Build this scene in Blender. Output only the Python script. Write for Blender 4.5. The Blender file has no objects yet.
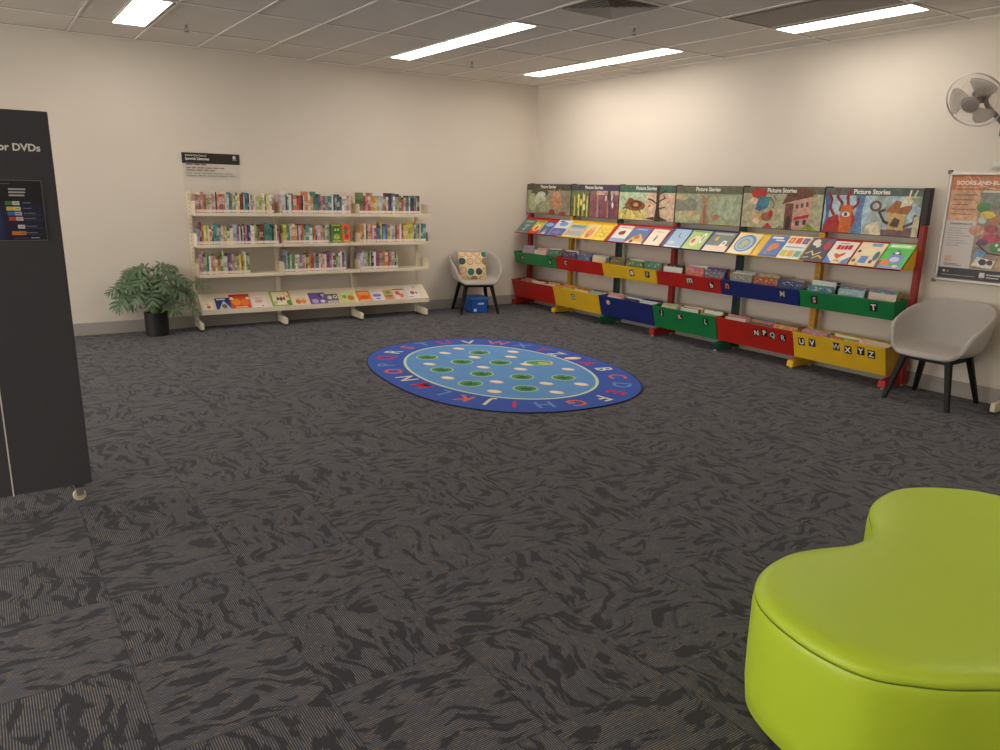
import bpy, bmesh, math, random
from mathutils import Vector, Matrix
R = random.Random(7)
PI = math.pi
SC = bpy.context.scene
COL = SC.collection
H = 2.99

# ------------------------------------------------------------------ materials
def lin(c):
    o = []
    for v in c[:3]:
        v = v / 255.0
        o.append(v / 12.92 if v <= .04045 else ((v + .055) / 1.055) ** 2.4)
    return (o[0], o[1], o[2], 1)
MATS = {}
def cm(c, rough=.5, metal=0, spec=.5):
    k = (tuple(c), rough, metal, spec)
    if k not in MATS:
        m = bpy.data.materials.new('paint_%d_%d_%d' % tuple(c[:3])); m.use_nodes = True
        b = m.node_tree.nodes['Principled BSDF']
        b.inputs['Base Color'].default_value = lin(c); b.inputs['Roughness'].default_value = rough
        b.inputs['Metallic'].default_value = metal; b.inputs['Specular IOR Level'].default_value = spec
        MATS[k] = m
    return MATS[k]
MOTT = {}
def print_mat(c, rough):     # printed illustration: one ink colour with brushy variation
    k = (tuple(c), rough)
    if k not in MOTT:
        t = NT('printed_ink'); tc = t.n('ShaderNodeTexCoord').outputs['Object']
        n = t.noise(tc, 16, 4, .65, .8); n2 = t.noise(tc, 60, 2)
        f = t.ramp(t.math('ADD', t.math('MULTIPLY', n, .75), t.math('MULTIPLY', n2, .25)), .36, .64)
        lo = tuple(max(0, int(v * .84)) for v in c); hi = tuple(min(255, int(v * 1.06 + 14)) for v in c)
        t.put(t.b.inputs['Base Color'], t.mixc(f, lin(lo), lin(hi))); t.b.inputs['Roughness'].default_value = rough; MOTT[k] = t.m
    return MOTT[k]
class NT:
    def __init__(s, name):
        s.m = bpy.data.materials.new(name); s.m.use_nodes = True; s.t = s.m.node_tree
        s.b = s.t.nodes['Principled BSDF']
    def n(s, kind, **kw):
        x = s.t.nodes.new(kind)
        for k, v in kw.items(): setattr(x, k, v)
        return x
    def put(s, sock, v):
        if hasattr(v, 'is_linked') or isinstance(v, bpy.types.NodeSocket): s.t.links.new(v, sock)
        else: sock.default_value = v
    def math(s, op, a, b=None, c=None, clamp=False):
        x = s.n('ShaderNodeMath', operation=op); x.use_clamp = clamp
        s.put(x.inputs[0], a)
        if b is not None: s.put(x.inputs[1], b)
        if c is not None: s.put(x.inputs[2], c)
        return x.outputs[0]
    def mixc(s, f, a, b):
        x = s.n('ShaderNodeMix', data_type='RGBA')
        s.put(x.inputs[0], f); s.put(x.inputs[6], a); s.put(x.inputs[7], b)
        return x.outputs[2]
    def mixf(s, f, a, b):
        x = s.n('ShaderNodeMix', data_type='FLOAT')
        s.put(x.inputs[0], f); s.put(x.inputs[2], a); s.put(x.inputs[3], b)
        return x.outputs[0]
    def comb(s, x, y, z):
        c = s.n('ShaderNodeCombineXYZ')
        for i, v in enumerate((x, y, z)): s.put(c.inputs[i], v)
        return c.outputs[0]
    def noise(s, vec, scale, detail=2, rough=.5, dist=0):
        x = s.n('ShaderNodeTexNoise'); s.t.links.new(vec, x.inputs['Vector'])
        x.inputs['Scale'].default_value = scale; x.inputs['Detail'].default_value = detail
        x.inputs['Roughness'].default_value = rough; x.inputs['Distortion'].default_value = dist
        return x.outputs[0]
    def ramp(s, v, a, b):
        x = s.n('ShaderNodeMapRange'); s.put(x.inputs[0], v)
        x.inputs[1].default_value = a; x.inputs[2].default_value = b
        return x.outputs[0]
    def bump(s, h, strength, dist):
        x = s.n('ShaderNodeBump'); x.inputs['Strength'].default_value = strength; x.inputs['Distance'].default_value = dist
        s.put(x.inputs['Height'], h); s.t.links.new(x.outputs[0], s.b.inputs['Normal'])
    def pos(s): return s.n('ShaderNodeNewGeometry').outputs['Position']

def wall_mat():
    t = NT('painted_plaster'); p = t.pos()
    n = t.noise(p, 1.3, 3); n2 = t.noise(p, 260, 2)
    c = t.mixc(n, lin((228, 219, 206)), lin((220, 211, 197)))
    t.put(t.b.inputs['Base Color'], c); t.b.inputs['Roughness'].default_value = .7; t.b.inputs['Specular IOR Level'].default_value = .25
    t.bump(n2, .05, .002); return t.m
def ceil_mat():
    t = NT('mineral_fibre_tile'); p = t.pos()
    n = t.noise(p, 140, 3, .7); n2 = t.noise(p, 2, 2)
    c = t.mixc(n2, lin((236, 230, 221)), lin((229, 223, 214)))
    c = t.mixc(t.ramp(n, .5, .75), c, lin((206, 199, 190)))
    t.put(t.b.inputs['Base Color'], c); t.b.inputs['Roughness'].default_value = .9; t.b.inputs['Specular IOR Level'].default_value = .1
    return t.m
def carpet_mat():
    t = NT('carpet_tiles'); p = t.pos()
    s = t.n('ShaderNodeSeparateXYZ'); t.t.links.new(p, s.inputs[0])
    u = t.math('DIVIDE', t.math('ADD', s.outputs[0], .405 + 20), .5)
    w = t.math('DIVIDE', t.math('ADD', s.outputs[1], .41 + 20), .5)
    iu, iw = t.math('FLOOR', u), t.math('FLOOR', w)
    fu, fw = t.math('SUBTRACT', u, iu), t.math('SUBTRACT', w, iw)
    par = t.math('FLOORED_MODULO', t.math('ADD', iu, iw), 2)
    par = t.math('GREATER_THAN', par, .5)
    a = t.mixf(par, fu, fw); b = t.mixf(par, fw, fu)
    wn = t.n('ShaderNodeTexWhiteNoise', noise_dimensions='2D'); t.t.links.new(t.comb(iu, iw, 0), wn.inputs[0])
    rnd = wn.outputs[0]
    # leaf-like dark streaks, long along the ribs of each tile
    low = t.noise(t.comb(t.math('MULTIPLY', a, 2.2), t.math('MULTIPLY', b, 2.2), t.math('MULTIPLY', rnd, 37)), 1.0, 1)
    aa = t.math('ADD', a, t.math('MULTIPLY', low, .38))
    n1 = t.noise(t.comb(t.math('MULTIPLY', aa, 14), t.math('MULTIPLY', b, 4.2), t.math('MULTIPLY', rnd, 91)), 1.0, 2.2, .55, .28)
    streak = t.ramp(n1, .522, .575)
    n1b = t.noise(t.comb(t.math('MULTIPLY', aa, 9), t.math('MULTIPLY', b, 3.0), t.math('MULTIPLY', rnd, 53)), 1.0, 2, .6, .6)
    pale = t.ramp(n1b, .5, .68)
    # loop-pile ribs
    k = t.math('MULTIPLY', a, 500 / 7.5)
    rib = t.math('SINE', t.math('MULTIPLY', k, 2 * PI))
    rib = t.ramp(rib, -.35, .65)
    ki = t.math('FLOOR', k)
    wn2 = t.n('ShaderNodeTexWhiteNoise', noise_dimensions='3D')
    t.t.links.new(t.comb(ki, t.math('FLOOR', t.math('MULTIPLY', b, 34)), t.math('MULTIPLY', rnd, 100)), wn2.inputs[0])
    sp = wn2.outputs[0]
    yarn = t.mixc(pale, lin((108, 109, 117)), lin((127, 125, 129)))
    yarn = t.mixc(t.math('GREATER_THAN', sp, .86), yarn, lin((142, 126, 104)))
    yarn = t.mixc(t.math('LESS_THAN', sp, .10), yarn, lin((108, 112, 128)))
    yarn = t.mixc(t.math('MULTIPLY', streak, .93), yarn, lin((50, 50, 59)))
    c = t.mixc(rib, lin((56, 56, 61)), yarn)
    e = t.math('MINIMUM', t.math('MINIMUM', fu, t.math('SUBTRACT', 1, fu)), t.math('MINIMUM', fw, t.math('SUBTRACT', 1, fw)))
    c = t.mixc(t.math('MULTIPLY', t.math('LESS_THAN', e, .006), .5), c, lin((38, 37, 38)))
    t.put(t.b.inputs['Base Color'], c); t.b.inputs['Roughness'].default_value = 1; t.b.inputs['Specular IOR Level'].default_value = .05
    t.b.inputs['Sheen Weight'].default_value = .12
    t.bump(rib, .35, .0025); return t.m
def fabric_mat(name, c1, c2, scale=420, rough=.9):
    t = NT(name); tc = t.n('ShaderNodeTexCoord').outputs['Object']
    n = t.noise(tc, scale, 2, .6); n2 = t.noise(tc, 9, 2)
    f = t.math('ADD', t.math('MULTIPLY', n, .75), t.math('MULTIPLY', n2, .3), clamp=True)
    t.put(t.b.inputs['Base Color'], t.mixc(f, lin(c1), lin(c2))); t.b.inputs['Roughness'].default_value = rough
    t.b.inputs['Specular IOR Level'].default_value = .2
    t.bump(n, .15, .001); return t.m
def vinyl_mat(name, c):
    t = NT(name); tc = t.n('ShaderNodeTexCoord').outputs['Object']
    n = t.noise(tc, 3, 2); n2 = t.noise(tc, 220, 3, .6)
    x = tuple(min(255, int(v * 1.03)) for v in c)
    t.put(t.b.inputs['Base Color'], t.mixc(n, lin(c), lin(x))); t.b.inputs['Roughness'].default_value = .42
    t.bump(n2, .06, .001); return t.m
def powder_mat(name, c, rough=.38):
    t = NT(name); tc = t.n('ShaderNodeTexCoord').outputs['Object']
    n = t.noise(tc, 300, 2); n2 = t.noise(tc, 4, 2)
    d = tuple(int(v * .93) for v in c)
    t.put(t.b.inputs['Base Color'], t.mixc(t.ramp(n2, .3, .8), lin(c), lin(d))); t.b.inputs['Roughness'].default_value = rough
    t.bump(n, .04, .0006); return t.m
def leaf_mat():
    t = NT('glossy_leaf'); tc = t.n('ShaderNodeTexCoord').outputs['Object']
    n = t.noise(tc, 14, 3)
    t.put(t.b.inputs['Base Color'], t.mixc(n, lin((34, 58, 40)), lin((110, 138, 98)))); t.b.inputs['Roughness'].default_value = .42
    return t.m
def spine_mat():
    t = NT('book_cover'); oi = t.n('ShaderNodeObjectInfo'); g = t.n('ShaderNodeTexCoord').outputs['Generated']
    s = t.n('ShaderNodeSeparateXYZ'); t.t.links.new(g, s.inputs[0]); z = s.outputs[2]
    r = oi.outputs['Random']
    # a title block: blotchy letters between two heights of the spine
    lo = t.math('ADD', .3, t.math('MULTIPLY', r, .2)); hi = t.math('ADD', lo, t.math('ADD', .2, t.math('MULTIPLY', r, .22)))
    inside = t.math('MULTIPLY', t.math('GREATER_THAN', z, lo), t.math('LESS_THAN', z, hi))
    nz = t.noise(t.comb(t.math('MULTIPLY', s.outputs[0], 3), t.math('MULTIPLY', r, 50), t.math('MULTIPLY', z, 34)), 1.0, 1)
    ttl = t.math('MULTIPLY', inside, t.math('GREATER_THAN', nz, .5))
    r2 = t.math('FRACT', t.math('MULTIPLY', r, 17.3))
    tcol = t.mixc(t.math('GREATER_THAN', r2, .45), lin((40, 36, 42)), lin((240, 232, 215)))
    c = t.mixc(t.math('MULTIPLY', ttl, .75), oi.outputs['Color'], tcol)
    band = t.math('MULTIPLY', t.math('GREATER_THAN', z, .84), t.math('GREATER_THAN', t.math('FRACT', t.math('MULTIPLY', r, 7.7)), .72))
    c = t.mixc(t.math('MULTIPLY', band, .8), c, tcol)
    t.put(t.b.inputs['Base Color'], c); t.b.inputs['Roughness'].default_value = .4; return t.m
def picture_cover_mat():
    t = NT('picture_cover'); oi = t.n('ShaderNodeObjectInfo'); g = t.n('ShaderNodeTexCoord').outputs['Generated']
    s = t.n('ShaderNodeSeparateXYZ'); t.t.links.new(g, s.inputs[0]); r = oi.outputs['Random']
    v = t.comb(t.math('MULTIPLY', s.outputs[0], 4.5), t.math('MULTIPLY', r, 60), t.math('MULTIPLY', s.outputs[2], 5.5))
    n = t.noise(v, 1.0, 1.5); n2 = t.noise(t.comb(t.math('MULTIPLY', s.outputs[0], 9), t.math('MULTIPLY', r, 160), t.math('MULTIPLY', s.outputs[2], 14)), 1.0, 1)
    cr = t.n('ShaderNodeHueSaturation'); t.t.links.new(oi.outputs['Color'], cr.inputs['Color'])
    t.put(cr.inputs['Hue'], t.math('ADD', .25, t.math('MULTIPLY', r, .5)))
    c = t.mixc(t.ramp(n, .52, .58), oi.outputs['Color'], cr.outputs[0])
    top = t.math('MULTIPLY', t.math('GREATER_THAN', s.outputs[2], .74), t.math('LESS_THAN', s.outputs[2], .92))
    c = t.mixc(t.math('MULTIPLY', t.math('MULTIPLY', top, t.math('GREATER_THAN', n2, .6)), .5), c, lin((244, 238, 225)))
    t.put(t.b.inputs['Base Color'], c); t.b.inputs['Roughness'].default_value = .35; return t.m
def post_mat(name, c):
    t = NT(name); tc = t.n('ShaderNodeTexCoord').outputs['Object']
    s = t.n('ShaderNodeSeparateXYZ'); t.t.links.new(tc, s.inputs[0])
    k = t.math('FRACT', t.math('MULTIPLY', s.outputs[2], 20))
    slot = t.math('MULTIPLY', t.math('LESS_THAN', k, .5), t.math('LESS_THAN', t.math('ABSOLUTE', s.outputs[1]), .0045))
    t.put(t.b.inputs['Base Color'], t.mixc(t.math('MULTIPLY', slot, .4), lin(c), lin(tuple(int(v * .3) for v in c))))
    t.b.inputs['Roughness'].default_value = .4; return t.m
def emit_mat(strength, c):
    m = bpy.data.materials.new('lit_diffuser'); m.use_nodes = True; nt = m.node_tree
    b = nt.nodes['Principled BSDF']; b.inputs['Base Color'].default_value = (.8, .8, .8, 1)
    b.inputs['Emission Color'].default_value = c; b.inputs['Emission Strength'].default_value = strength
    return m
def clear_mat(name, c, alpha, rough=.2):
    m = bpy.data.materials.new(name); m.use_nodes = True; b = m.node_tree.nodes['Principled BSDF']
    b.inputs['Base Color'].default_value = lin(c); b.inputs['Roughness'].default_value = rough; b.inputs['Alpha'].default_value = alpha
    return m

WALL, CEIL, CARPET = wall_mat(), ceil_mat(), carpet_mat()
CREAM = powder_mat('cream_powder_coat', (236, 224, 198)); GREYUP = fabric_mat('grey_wool_upholstery', (192, 187, 180), (164, 159, 152))
BLACKWOOD = cm((16, 13, 12), .5, 0, .3); LIME = vinyl_mat('lime_vinyl', (188, 214, 54)); LEAF = leaf_mat()
SPINE, PCOVER = spine_mat(), picture_cover_mat()
PAGES = cm((238, 230, 212), .8); STICK = cm((240, 222, 216), .6)
CH = fabric_mat('charcoal_panel_cloth', (80, 80, 84), (70, 70, 74), 500)
SKIRT = cm((166, 160, 152), .5)
POWD = dict(red=powder_mat('red_powder_coat', (188, 36, 26)), yellow=powder_mat('yellow_powder_coat', (240, 194, 40)),
            green=powder_mat('green_powder_coat', (24, 130, 70)), navy=powder_mat('navy_powder_coat', (30, 44, 116)))
POSTM = dict(red=post_mat('red_post', (158, 30, 24)), yellow=post_mat('yellow_post', (206, 150, 24)), green=post_mat('green_post', (18, 110, 70)))
NAVYP = cm((24, 34, 62), .4)

# ------------------------------------------------------------------ mesh builder
TXT = {}
def text_mesh(s, bold):
    k = (s, bold)
    if k not in TXT:
        cu = bpy.data.curves.new('letters', 'FONT'); cu.body = s; cu.offset = bold; cu.resolution_u = 3
        ob = bpy.data.objects.new('letters', cu); COL.objects.link(ob)
        dg = bpy.context.evaluated_depsgraph_get(); me = bpy.data.meshes.new_from_object(ob.evaluated_get(dg))
        vs = [v.co.copy() for v in me.vertices]; fs = [tuple(p.vertices) for p in me.polygons]
        bpy.data.objects.remove(ob); bpy.data.curves.remove(cu); bpy.data.meshes.remove(me)
        w = max([v.x for v in vs] or [0])
        TXT[k] = (vs, fs, w)
    return TXT[k]
class MB:
    def __init__(s): s.v = []; s.f = []; s.mi = []; s.ms = []
    def m(s, mat):
        if mat not in s.ms: s.ms.append(mat)
        return s.ms.index(mat)
    def add(s, vs, fs, mat):
        o = len(s.v); s.v += [Vector(v) for v in vs]; k = s.m(mat)
        for f in fs: s.f.append(tuple(i + o for i in f)); s.mi.append(k)
        return s
    def box(s, a, b, mat, M=None):
        x0, y0, z0 = (min(a[i], b[i]) for i in range(3)); x1, y1, z1 = (max(a[i], b[i]) for i in range(3))
        vs = [Vector(p) for p in ((x0, y0, z0), (x1, y0, z0), (x1, y1, z0), (x0, y1, z0), (x0, y0, z1), (x1, y0, z1), (x1, y1, z1), (x0, y1, z1))]
        if M: vs = [M @ v for v in vs]
        return s.add(vs, [(0, 3, 2, 1), (4, 5, 6, 7), (0, 1, 5, 4), (1, 2, 6, 5), (2, 3, 7, 6), (3, 0, 4, 7)], mat)
    def hexa(s, vs, mat):
        return s.add(vs, [(0, 3, 2, 1), (4, 5, 6, 7), (0, 1, 5, 4), (1, 2, 6, 5), (2, 3, 7, 6), (3, 0, 4, 7)], mat)
    def prism(s, pts, n, mat, mat2=None):   # polygon of 3-D points, thickened along n
        k = len(pts); n = Vector(n); pts = [Vector(p) for p in pts]
        s.add(pts + [p + n for p in pts], [tuple(range(k))[::-1], tuple(range(k, 2 * k))] + [(i, (i + 1) % k, k + (i + 1) % k, k + i) for i in range(k)], mat)
        return s
    def tube(s, pts, r, mat, seg=8, closed=False, radii=None):
        pts = [Vector(p) for p in pts]; n = len(pts); vs = []; fs = []; prev = None
        for i, p in enumerate(pts):
            if closed: d = pts[(i + 1) % n] - pts[i - 1]
            else: d = pts[min(i + 1, n - 1)] - pts[max(i - 1, 0)]
            d.normalize()
            if prev is None: a = d.orthogonal().normalized()
            else: a = (prev - d * prev.dot(d)).normalized()
            prev = a; b = d.cross(a); rr = radii[i] if radii else r
            for j in range(seg):
                t = 2 * PI * j / seg; vs.append(p + (a * math.cos(t) + b * math.sin(t)) * rr)
        for i in range(n if closed else n - 1):
            for j in range(seg):
                fs.append((i * seg + j, i * seg + (j + 1) % seg, ((i + 1) % n) * seg + (j + 1) % seg, ((i + 1) % n) * seg + j))
        if not closed: fs += [tuple(range(seg))[::-1], tuple(range((n - 1) * seg, n * seg))]
        return s.add(vs, fs, mat)
    def lathe(s, prof, mat, seg=32, M=None, cap=True):
        vs = []; fs = []
        for r, z in prof:
            for j in range(seg):
                t = 2 * PI * j / seg; v = Vector((r * math.cos(t), r * math.sin(t), z)); vs.append(M @ v if M else v)
        for i in range(len(prof) - 1):
            for j in range(seg): fs.append((i * seg + j, i * seg + (j + 1) % seg, (i + 1) * seg + (j + 1) % seg, (i + 1) * seg + j))
        if cap: fs += [tuple(range(seg))[::-1], tuple(range((len(prof) - 1) * seg, len(prof) * seg))]
        return s.add(vs, fs, mat)
    def art(s, O, X, Y, shapes, rough=.42, eps=.0005, start=1, brushy=False):
        # printed shapes in unit coordinates on the rectangle O + x*X + y*Y
        O, X, Y = Vector(O), Vector(X), Vector(Y); n = X.cross(Y).normalized(); xu, yu = X.normalized(), Y.normalized()
        for i, sh in enumerate(shapes):
            k = sh[0]; off = n * eps * (i + start); col = print_mat(sh[-1], rough) if brushy and k != 't' else cm(sh[-1], rough)
            P = lambda x, y: O + X * x + Y * y + off
            if k == 'r':
                _, a, b, c, d = sh[:5]; s.add([P(a, b), P(c, b), P(c, d), P(a, d)], [(0, 1, 2, 3)], col)
            elif k == 'p': s.add([P(*q) for q in sh[1]], [tuple(range(len(sh[1])))], col)
            elif k == 'e':
                _, cx, cy, rx, ry = sh[:5]; rot = sh[5] if len(sh) > 6 else 0; ca, sa = math.cos(rot), math.sin(rot)
                xl, yl = X.length, Y.length; vs = []
                for j in range(20):
                    t = 2 * PI * j / 20; ex, ey = rx * math.cos(t) * xl, ry * math.sin(t) * yl
                    vs.append(P(min(1, max(0, cx + (ex * ca - ey * sa) / xl)), min(1, max(0, cy + (ex * sa + ey * ca) / yl))))
                s.add(vs, [tuple(range(20))], col)
            elif k == 'l':
                pts, wd = [P(*q) for q in sh[1]], sh[2]
                for a, b in zip(pts, pts[1:]):
                    d = (b - a).normalized(); q = n.cross(d) * wd / 2; a2 = a - d * wd * .2; b2 = b + d * wd * .2
                    s.add([a2 - q, b2 - q, b2 + q, a2 + q], [(0, 1, 2, 3)], col)
            elif k == 't':   # text, x, y, size(m), align 0..1, bold, rot, col
                _, body, x, y, size, al, bold, rot = sh[:8]; vs, fs, w = text_mesh(body, bold); ca, sa = math.cos(rot), math.sin(rot)
                o = []
                for v in vs:
                    a, b = (v.x - w * al) * size, v.y * size; o.append(P(x, y) + xu * (a * ca - b * sa) + yu * (a * sa + b * ca))
                s.add(o, fs, col)
        return s
    def mesh(s, name, smooth=None):
        me = bpy.data.meshes.new(name); me.from_pydata([tuple(v) for v in s.v], [], s.f)
        for m in s.ms: me.materials.append(m)
        me.polygons.foreach_set('material_index', s.mi)
        if smooth is not None:
            me.shade_smooth(); me.set_sharp_from_angle(angle=math.radians(smooth))
        me.update(); return me
    def build(s, name, parent=None, smooth=None, bevel=0, loc=None, rot=None):
        o = bpy.data.objects.new(name, s.mesh(name, smooth)); COL.objects.link(o)
        if parent: o.parent = parent
        if loc: o.location = loc
        if rot: o.rotation_euler = rot
        if bevel:
            b = o.modifiers.new('bevel', 'BEVEL'); b.width = bevel; b.segments = 2; b.limit_method = 'ANGLE'; b.angle_limit = math.radians(40)
        return o
def tag(o, label, cat, group=None):
    o['label'] = label; o['category'] = cat
    if group: o['group'] = group
    return o
def empty(name, loc=(0, 0, 0), rot=(0, 0, 0), label=None, cat=None, group=None):
    o = bpy.data.objects.new(name, None); COL.objects.link(o); o.location = loc; o.rotation_euler = rot; o.empty_display_size = .1
    if label: tag(o, label, cat, group)
    return o
def struct(o): o['kind'] = 'structure'; return o
ORD = 'zeroth first second third fourth fifth sixth seventh eighth ninth tenth eleventh twelfth thirteenth fourteenth fifteenth sixteenth seventeenth eighteenth nineteenth'.split()
TENS = {2: ('twentieth', 'twenty'), 3: ('thirtieth', 'thirty'), 4: ('fortieth', 'forty')}
def ordw(n):
    if n < 20: return ORD[n]
    return TENS[n // 10][0] if n % 10 == 0 else TENS[n // 10][1] + '-' + ORD[n % 10]

# ------------------------------------------------------------------ room
XL, YF = -12.0, -12.5
def plate(name, a, b, mat): return struct(MB().box(a, b, mat).build(name))
plate('floor', (XL - .1, YF - .1, -.1), (.1, .1, 0), CARPET)
plate('ceiling', (XL - .1, YF - .1, H), (.1, .1, H + .1), CEIL)
plate('wall_back', (XL - .1, 0, 0), (.1, .1, H), WALL)
plate('wall_right', (0, YF - .1, 0), (.1, 0, H), WALL)
# unseen left opening, added to let fill light in, under a bulkhead with one pier
m = MB().box((XL - .1, -8.4, 2.82), (XL, -.8, H), WALL).box((XL - .1, -.8, 0), (XL, 0, H), WALL).box((XL - .1, YF - .1, 0), (XL, -8.4, H), WALL)
m.box((XL - .1, -4.8, 0), (XL, -4.4, 2.82), WALL)
struct(m.build('wall_left'))
m = MB().box((XL, YF - .1, 0), (0, YF, H), WALL)
struct(m.build('wall_front'))
struct(MB().box((XL, -.012, 0), (0, 0, .13), SKIRT).build('baseboard_back', bevel=.002))
struct(MB().box((-.012, YF, 0), (0, -.012, .13), SKIRT).build('baseboard_right', bevel=.002))
# T-bars of the suspended ceiling, in the same plane all over the room
g = MB(); TBAR = cm((246, 241, 232), .5); GAP_SHADE = cm((120, 112, 103), .8)  # dark strips beside the bars paint in the shade of the joints
def tbar(a, b):
    g.box((a[0], a[1], H - .009), (b[0], b[1], H + .001), TBAR)
x = -.30
while x > XL:
    tbar((x - .010, YF), (x + .010, 0))
    for sg in (-1, 1): g.box((x + sg * .010, YF, H - .0015), (x + sg * .014, 0, H + .001), GAP_SHADE)
    x -= .603
y = -.84
while y > YF:
    tbar((XL, y - .010), (0, y + .010))
    for sg in (-1, 1): g.box((XL, y + sg * .010, H - .0015), (0, y + sg * .0155, H + .001), GAP_SHADE)
    y -= 1.203
g.box((XL, -.022, H - .012), (0, 0, H), TBAR); g.box((XL, -.028, H - .0015), (0, -.022, H), GAP_SHADE); g.box((-.022, YF, H - .012), (0, 0, H), TBAR)
struct(g.build('trim_1'))

# ------------------------------------------------------------------ ceiling fittings
LIT = emit_mat(7.4, (1, .91, .815, 1)); TRIMW = cm((225, 220, 210), .5)
def troffer(x0, x1, y0, y1, label, group='recessed ceiling lights'):
    t = empty('ceiling_light', ((x0 + x1) / 2, (y0 + y1) / 2, H), label=label, cat='ceiling light', group=group)
    a, b = (x1 - x0) / 2, (y1 - y0) / 2; e = .017
    f = MB()
    for q in (((-a, -b, -.010), (a, -b + e, .02)), ((-a, b - e, -.010), (a, b, .02)), ((-a, -b + e, -.010), (-a + e, b - e, .02)), ((a - e, -b + e, -.010), (a, b - e, .02))):
        f.box(*q, TRIMW)
    f.build('frame', t)
    MB().box((-a + e, -b + e, -.007), (a - e, b - e, -.002), LIT).build('diffuser', t)
    return t
troffer(-5.455, -5.155, -2.04, -.80, 'lit ceiling light panel nearest the back wall, at top left')
troffer(-2.70, -2.43, -2.04, -.85, 'lit ceiling light, far half of the pair running toward the air vent')
troffer(-2.70, -2.43, -3.24, -2.045, 'lit ceiling light, near half of the pair running toward the air vent')
troffer(-.90, -.61, -2.04, -.85, 'lit ceiling light beside the right wall, nearest the room corner')
troffer(-.90, -.61, -3.25, -2.045, 'lit ceiling light beside the right wall, second from the room corner')
troffer(-.85, -.56, -5.65, -4.46, 'lit ceiling light touching the dark grille panel at top right')
# unseen fittings of the same kind, added to brighten the room
for (lx, ly, w) in ((-7.9, -2.0, 'at the back wall behind the charcoal panel'), (-7.9, -4.4, 'straight behind the charcoal panel'), (-7.9, -6.8, 'to the left of the camera position'), (-7.9, -9.2, 'level with the camera, on its left'),
                    (-10.3, -2.0, 'in the far left row, nearest the back wall'), (-10.3, -4.4, 'in the far left row, second from the back wall'), (-10.3, -6.8, 'in the far left row, third from the back wall'), (-10.3, -9.2, 'in the far left row, fourth from the back wall'),
                    (-7.9, -11.6, 'in the row behind the camera, second from the left'), (-5.3, -11.6, 'in the row behind the camera, third from the left'), (-2.56, -11.4, 'in the row behind the camera, near its right end'), (-2.56, -8.3, 'over the green ottoman'), (-.75, -8.9, 'beside the right wall past the poster')):
    troffer(lx - .145, lx + .145, ly - .6, ly + .6, 'added unseen ceiling light ' + w)

DARK = cm((190, 181, 171), .7); DK2 = cm((150, 141, 131), .8)
v = empty('ceiling_vent', (-2.435, -4.155, H), label='square louvred air vent in the ceiling at the top edge', cat='air vent')
f = MB()
for k, (a, b) in enumerate(((.298, .272),)):
    for q in (((-a, -a), (a, -b)), ((-a, b), (a, a)), ((-a, -b), (-b, b)), ((b, -b), (a, b))): f.box((*q[0], -.012), (*q[1], .0), TRIMW)
f.build('frame', v)
MB().box((-.272, -.272, -.003), (.272, .272, -.001), DK2).build('duct_opening', v)
for k in range(6):
    a = .262 - k * .042; b = MB()
    for sx, sy in ((1, 0), (-1, 0), (0, 1), (0, -1)):
        pts = []
        for (r, z) in ((a, -.020), (a - .030, -.004)):
            for sg in (-1, 1): pts.append((sx * r - sy * r * sg, sy * r + sx * r * sg, z))
        b.prism([pts[0], pts[1], pts[3], pts[2]], (0, 0, .0025), DARK)
    b.build('louvre', v)
v = empty('return_air_grille', (-1.15, -5.06, H), label='dark grey egg-crate grille panel in the ceiling beside the top-right light', cat='air grille')
f = MB(); a, b, e = .283, .585, .016
for q in (((-a, -b), (a, -b + e)), ((-a, b - e), (a, b)), ((-a, -b + e), (-a + e, b - e)), ((a - e, -b + e), (a, b - e))): f.box((*q[0], -.008), (*q[1], 0), cm((120, 112, 102), .6))
f.build('frame', v)
g = MB().box((-a + e, -b + e, -.0022), (a - e, b - e, -.0012), DK2)
for i in range(1, 22): g.box((-a + e + i * .025 - .001, -b + e, -.0075), (-a + e + i * .025 + .001, b - e, -.002), DARK)
for i in range(1, 46): g.box((-a + e, -b + e + i * .025 - .001, -.007), (a - e, -b + e + i * .025 + .001, -.002), DARK)
g.build('mesh_core', v)
for (x, y, w) in ((-4.88, -1.16, 'left of the back-wall light panel gap'), (-1.86, -1.235, 'between the two pairs of lights near the corner'), (-1.76, -3.72, 'just in front of the square air vent')):
    w = {-4.88: 'small fire sprinkler head right of the top-left light panel', -1.86: 'small fire sprinkler head between the two light pairs', -1.76: 'small fire sprinkler head beside the square air vent'}[x]
    s_ = empty('fire_sprinkler', (x, y, H), label=w, cat='sprinkler', group='ceiling sprinklers')
    MB().lathe([(.002, -.006), (.034, -.006), (.038, 0)], TRIMW, 20).build('rosette', s_, 40)
    b = MB().lathe([(.009, -.036), (.011, -.006)], DK2, 12)
    for sg in (-1, 1): b.tube([(.008 * sg, 0, -.03), (.016 * sg, 0, -.045), (.004 * sg, 0, -.06)], .003, DK2, 6)
    b.build('nozzle', s_, 40)
    MB().lathe([(.003, -.060), (.022, -.062), (.022, -.066), (.003, -.067)], DK2, 14).build('deflector', s_, 40)

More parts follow.
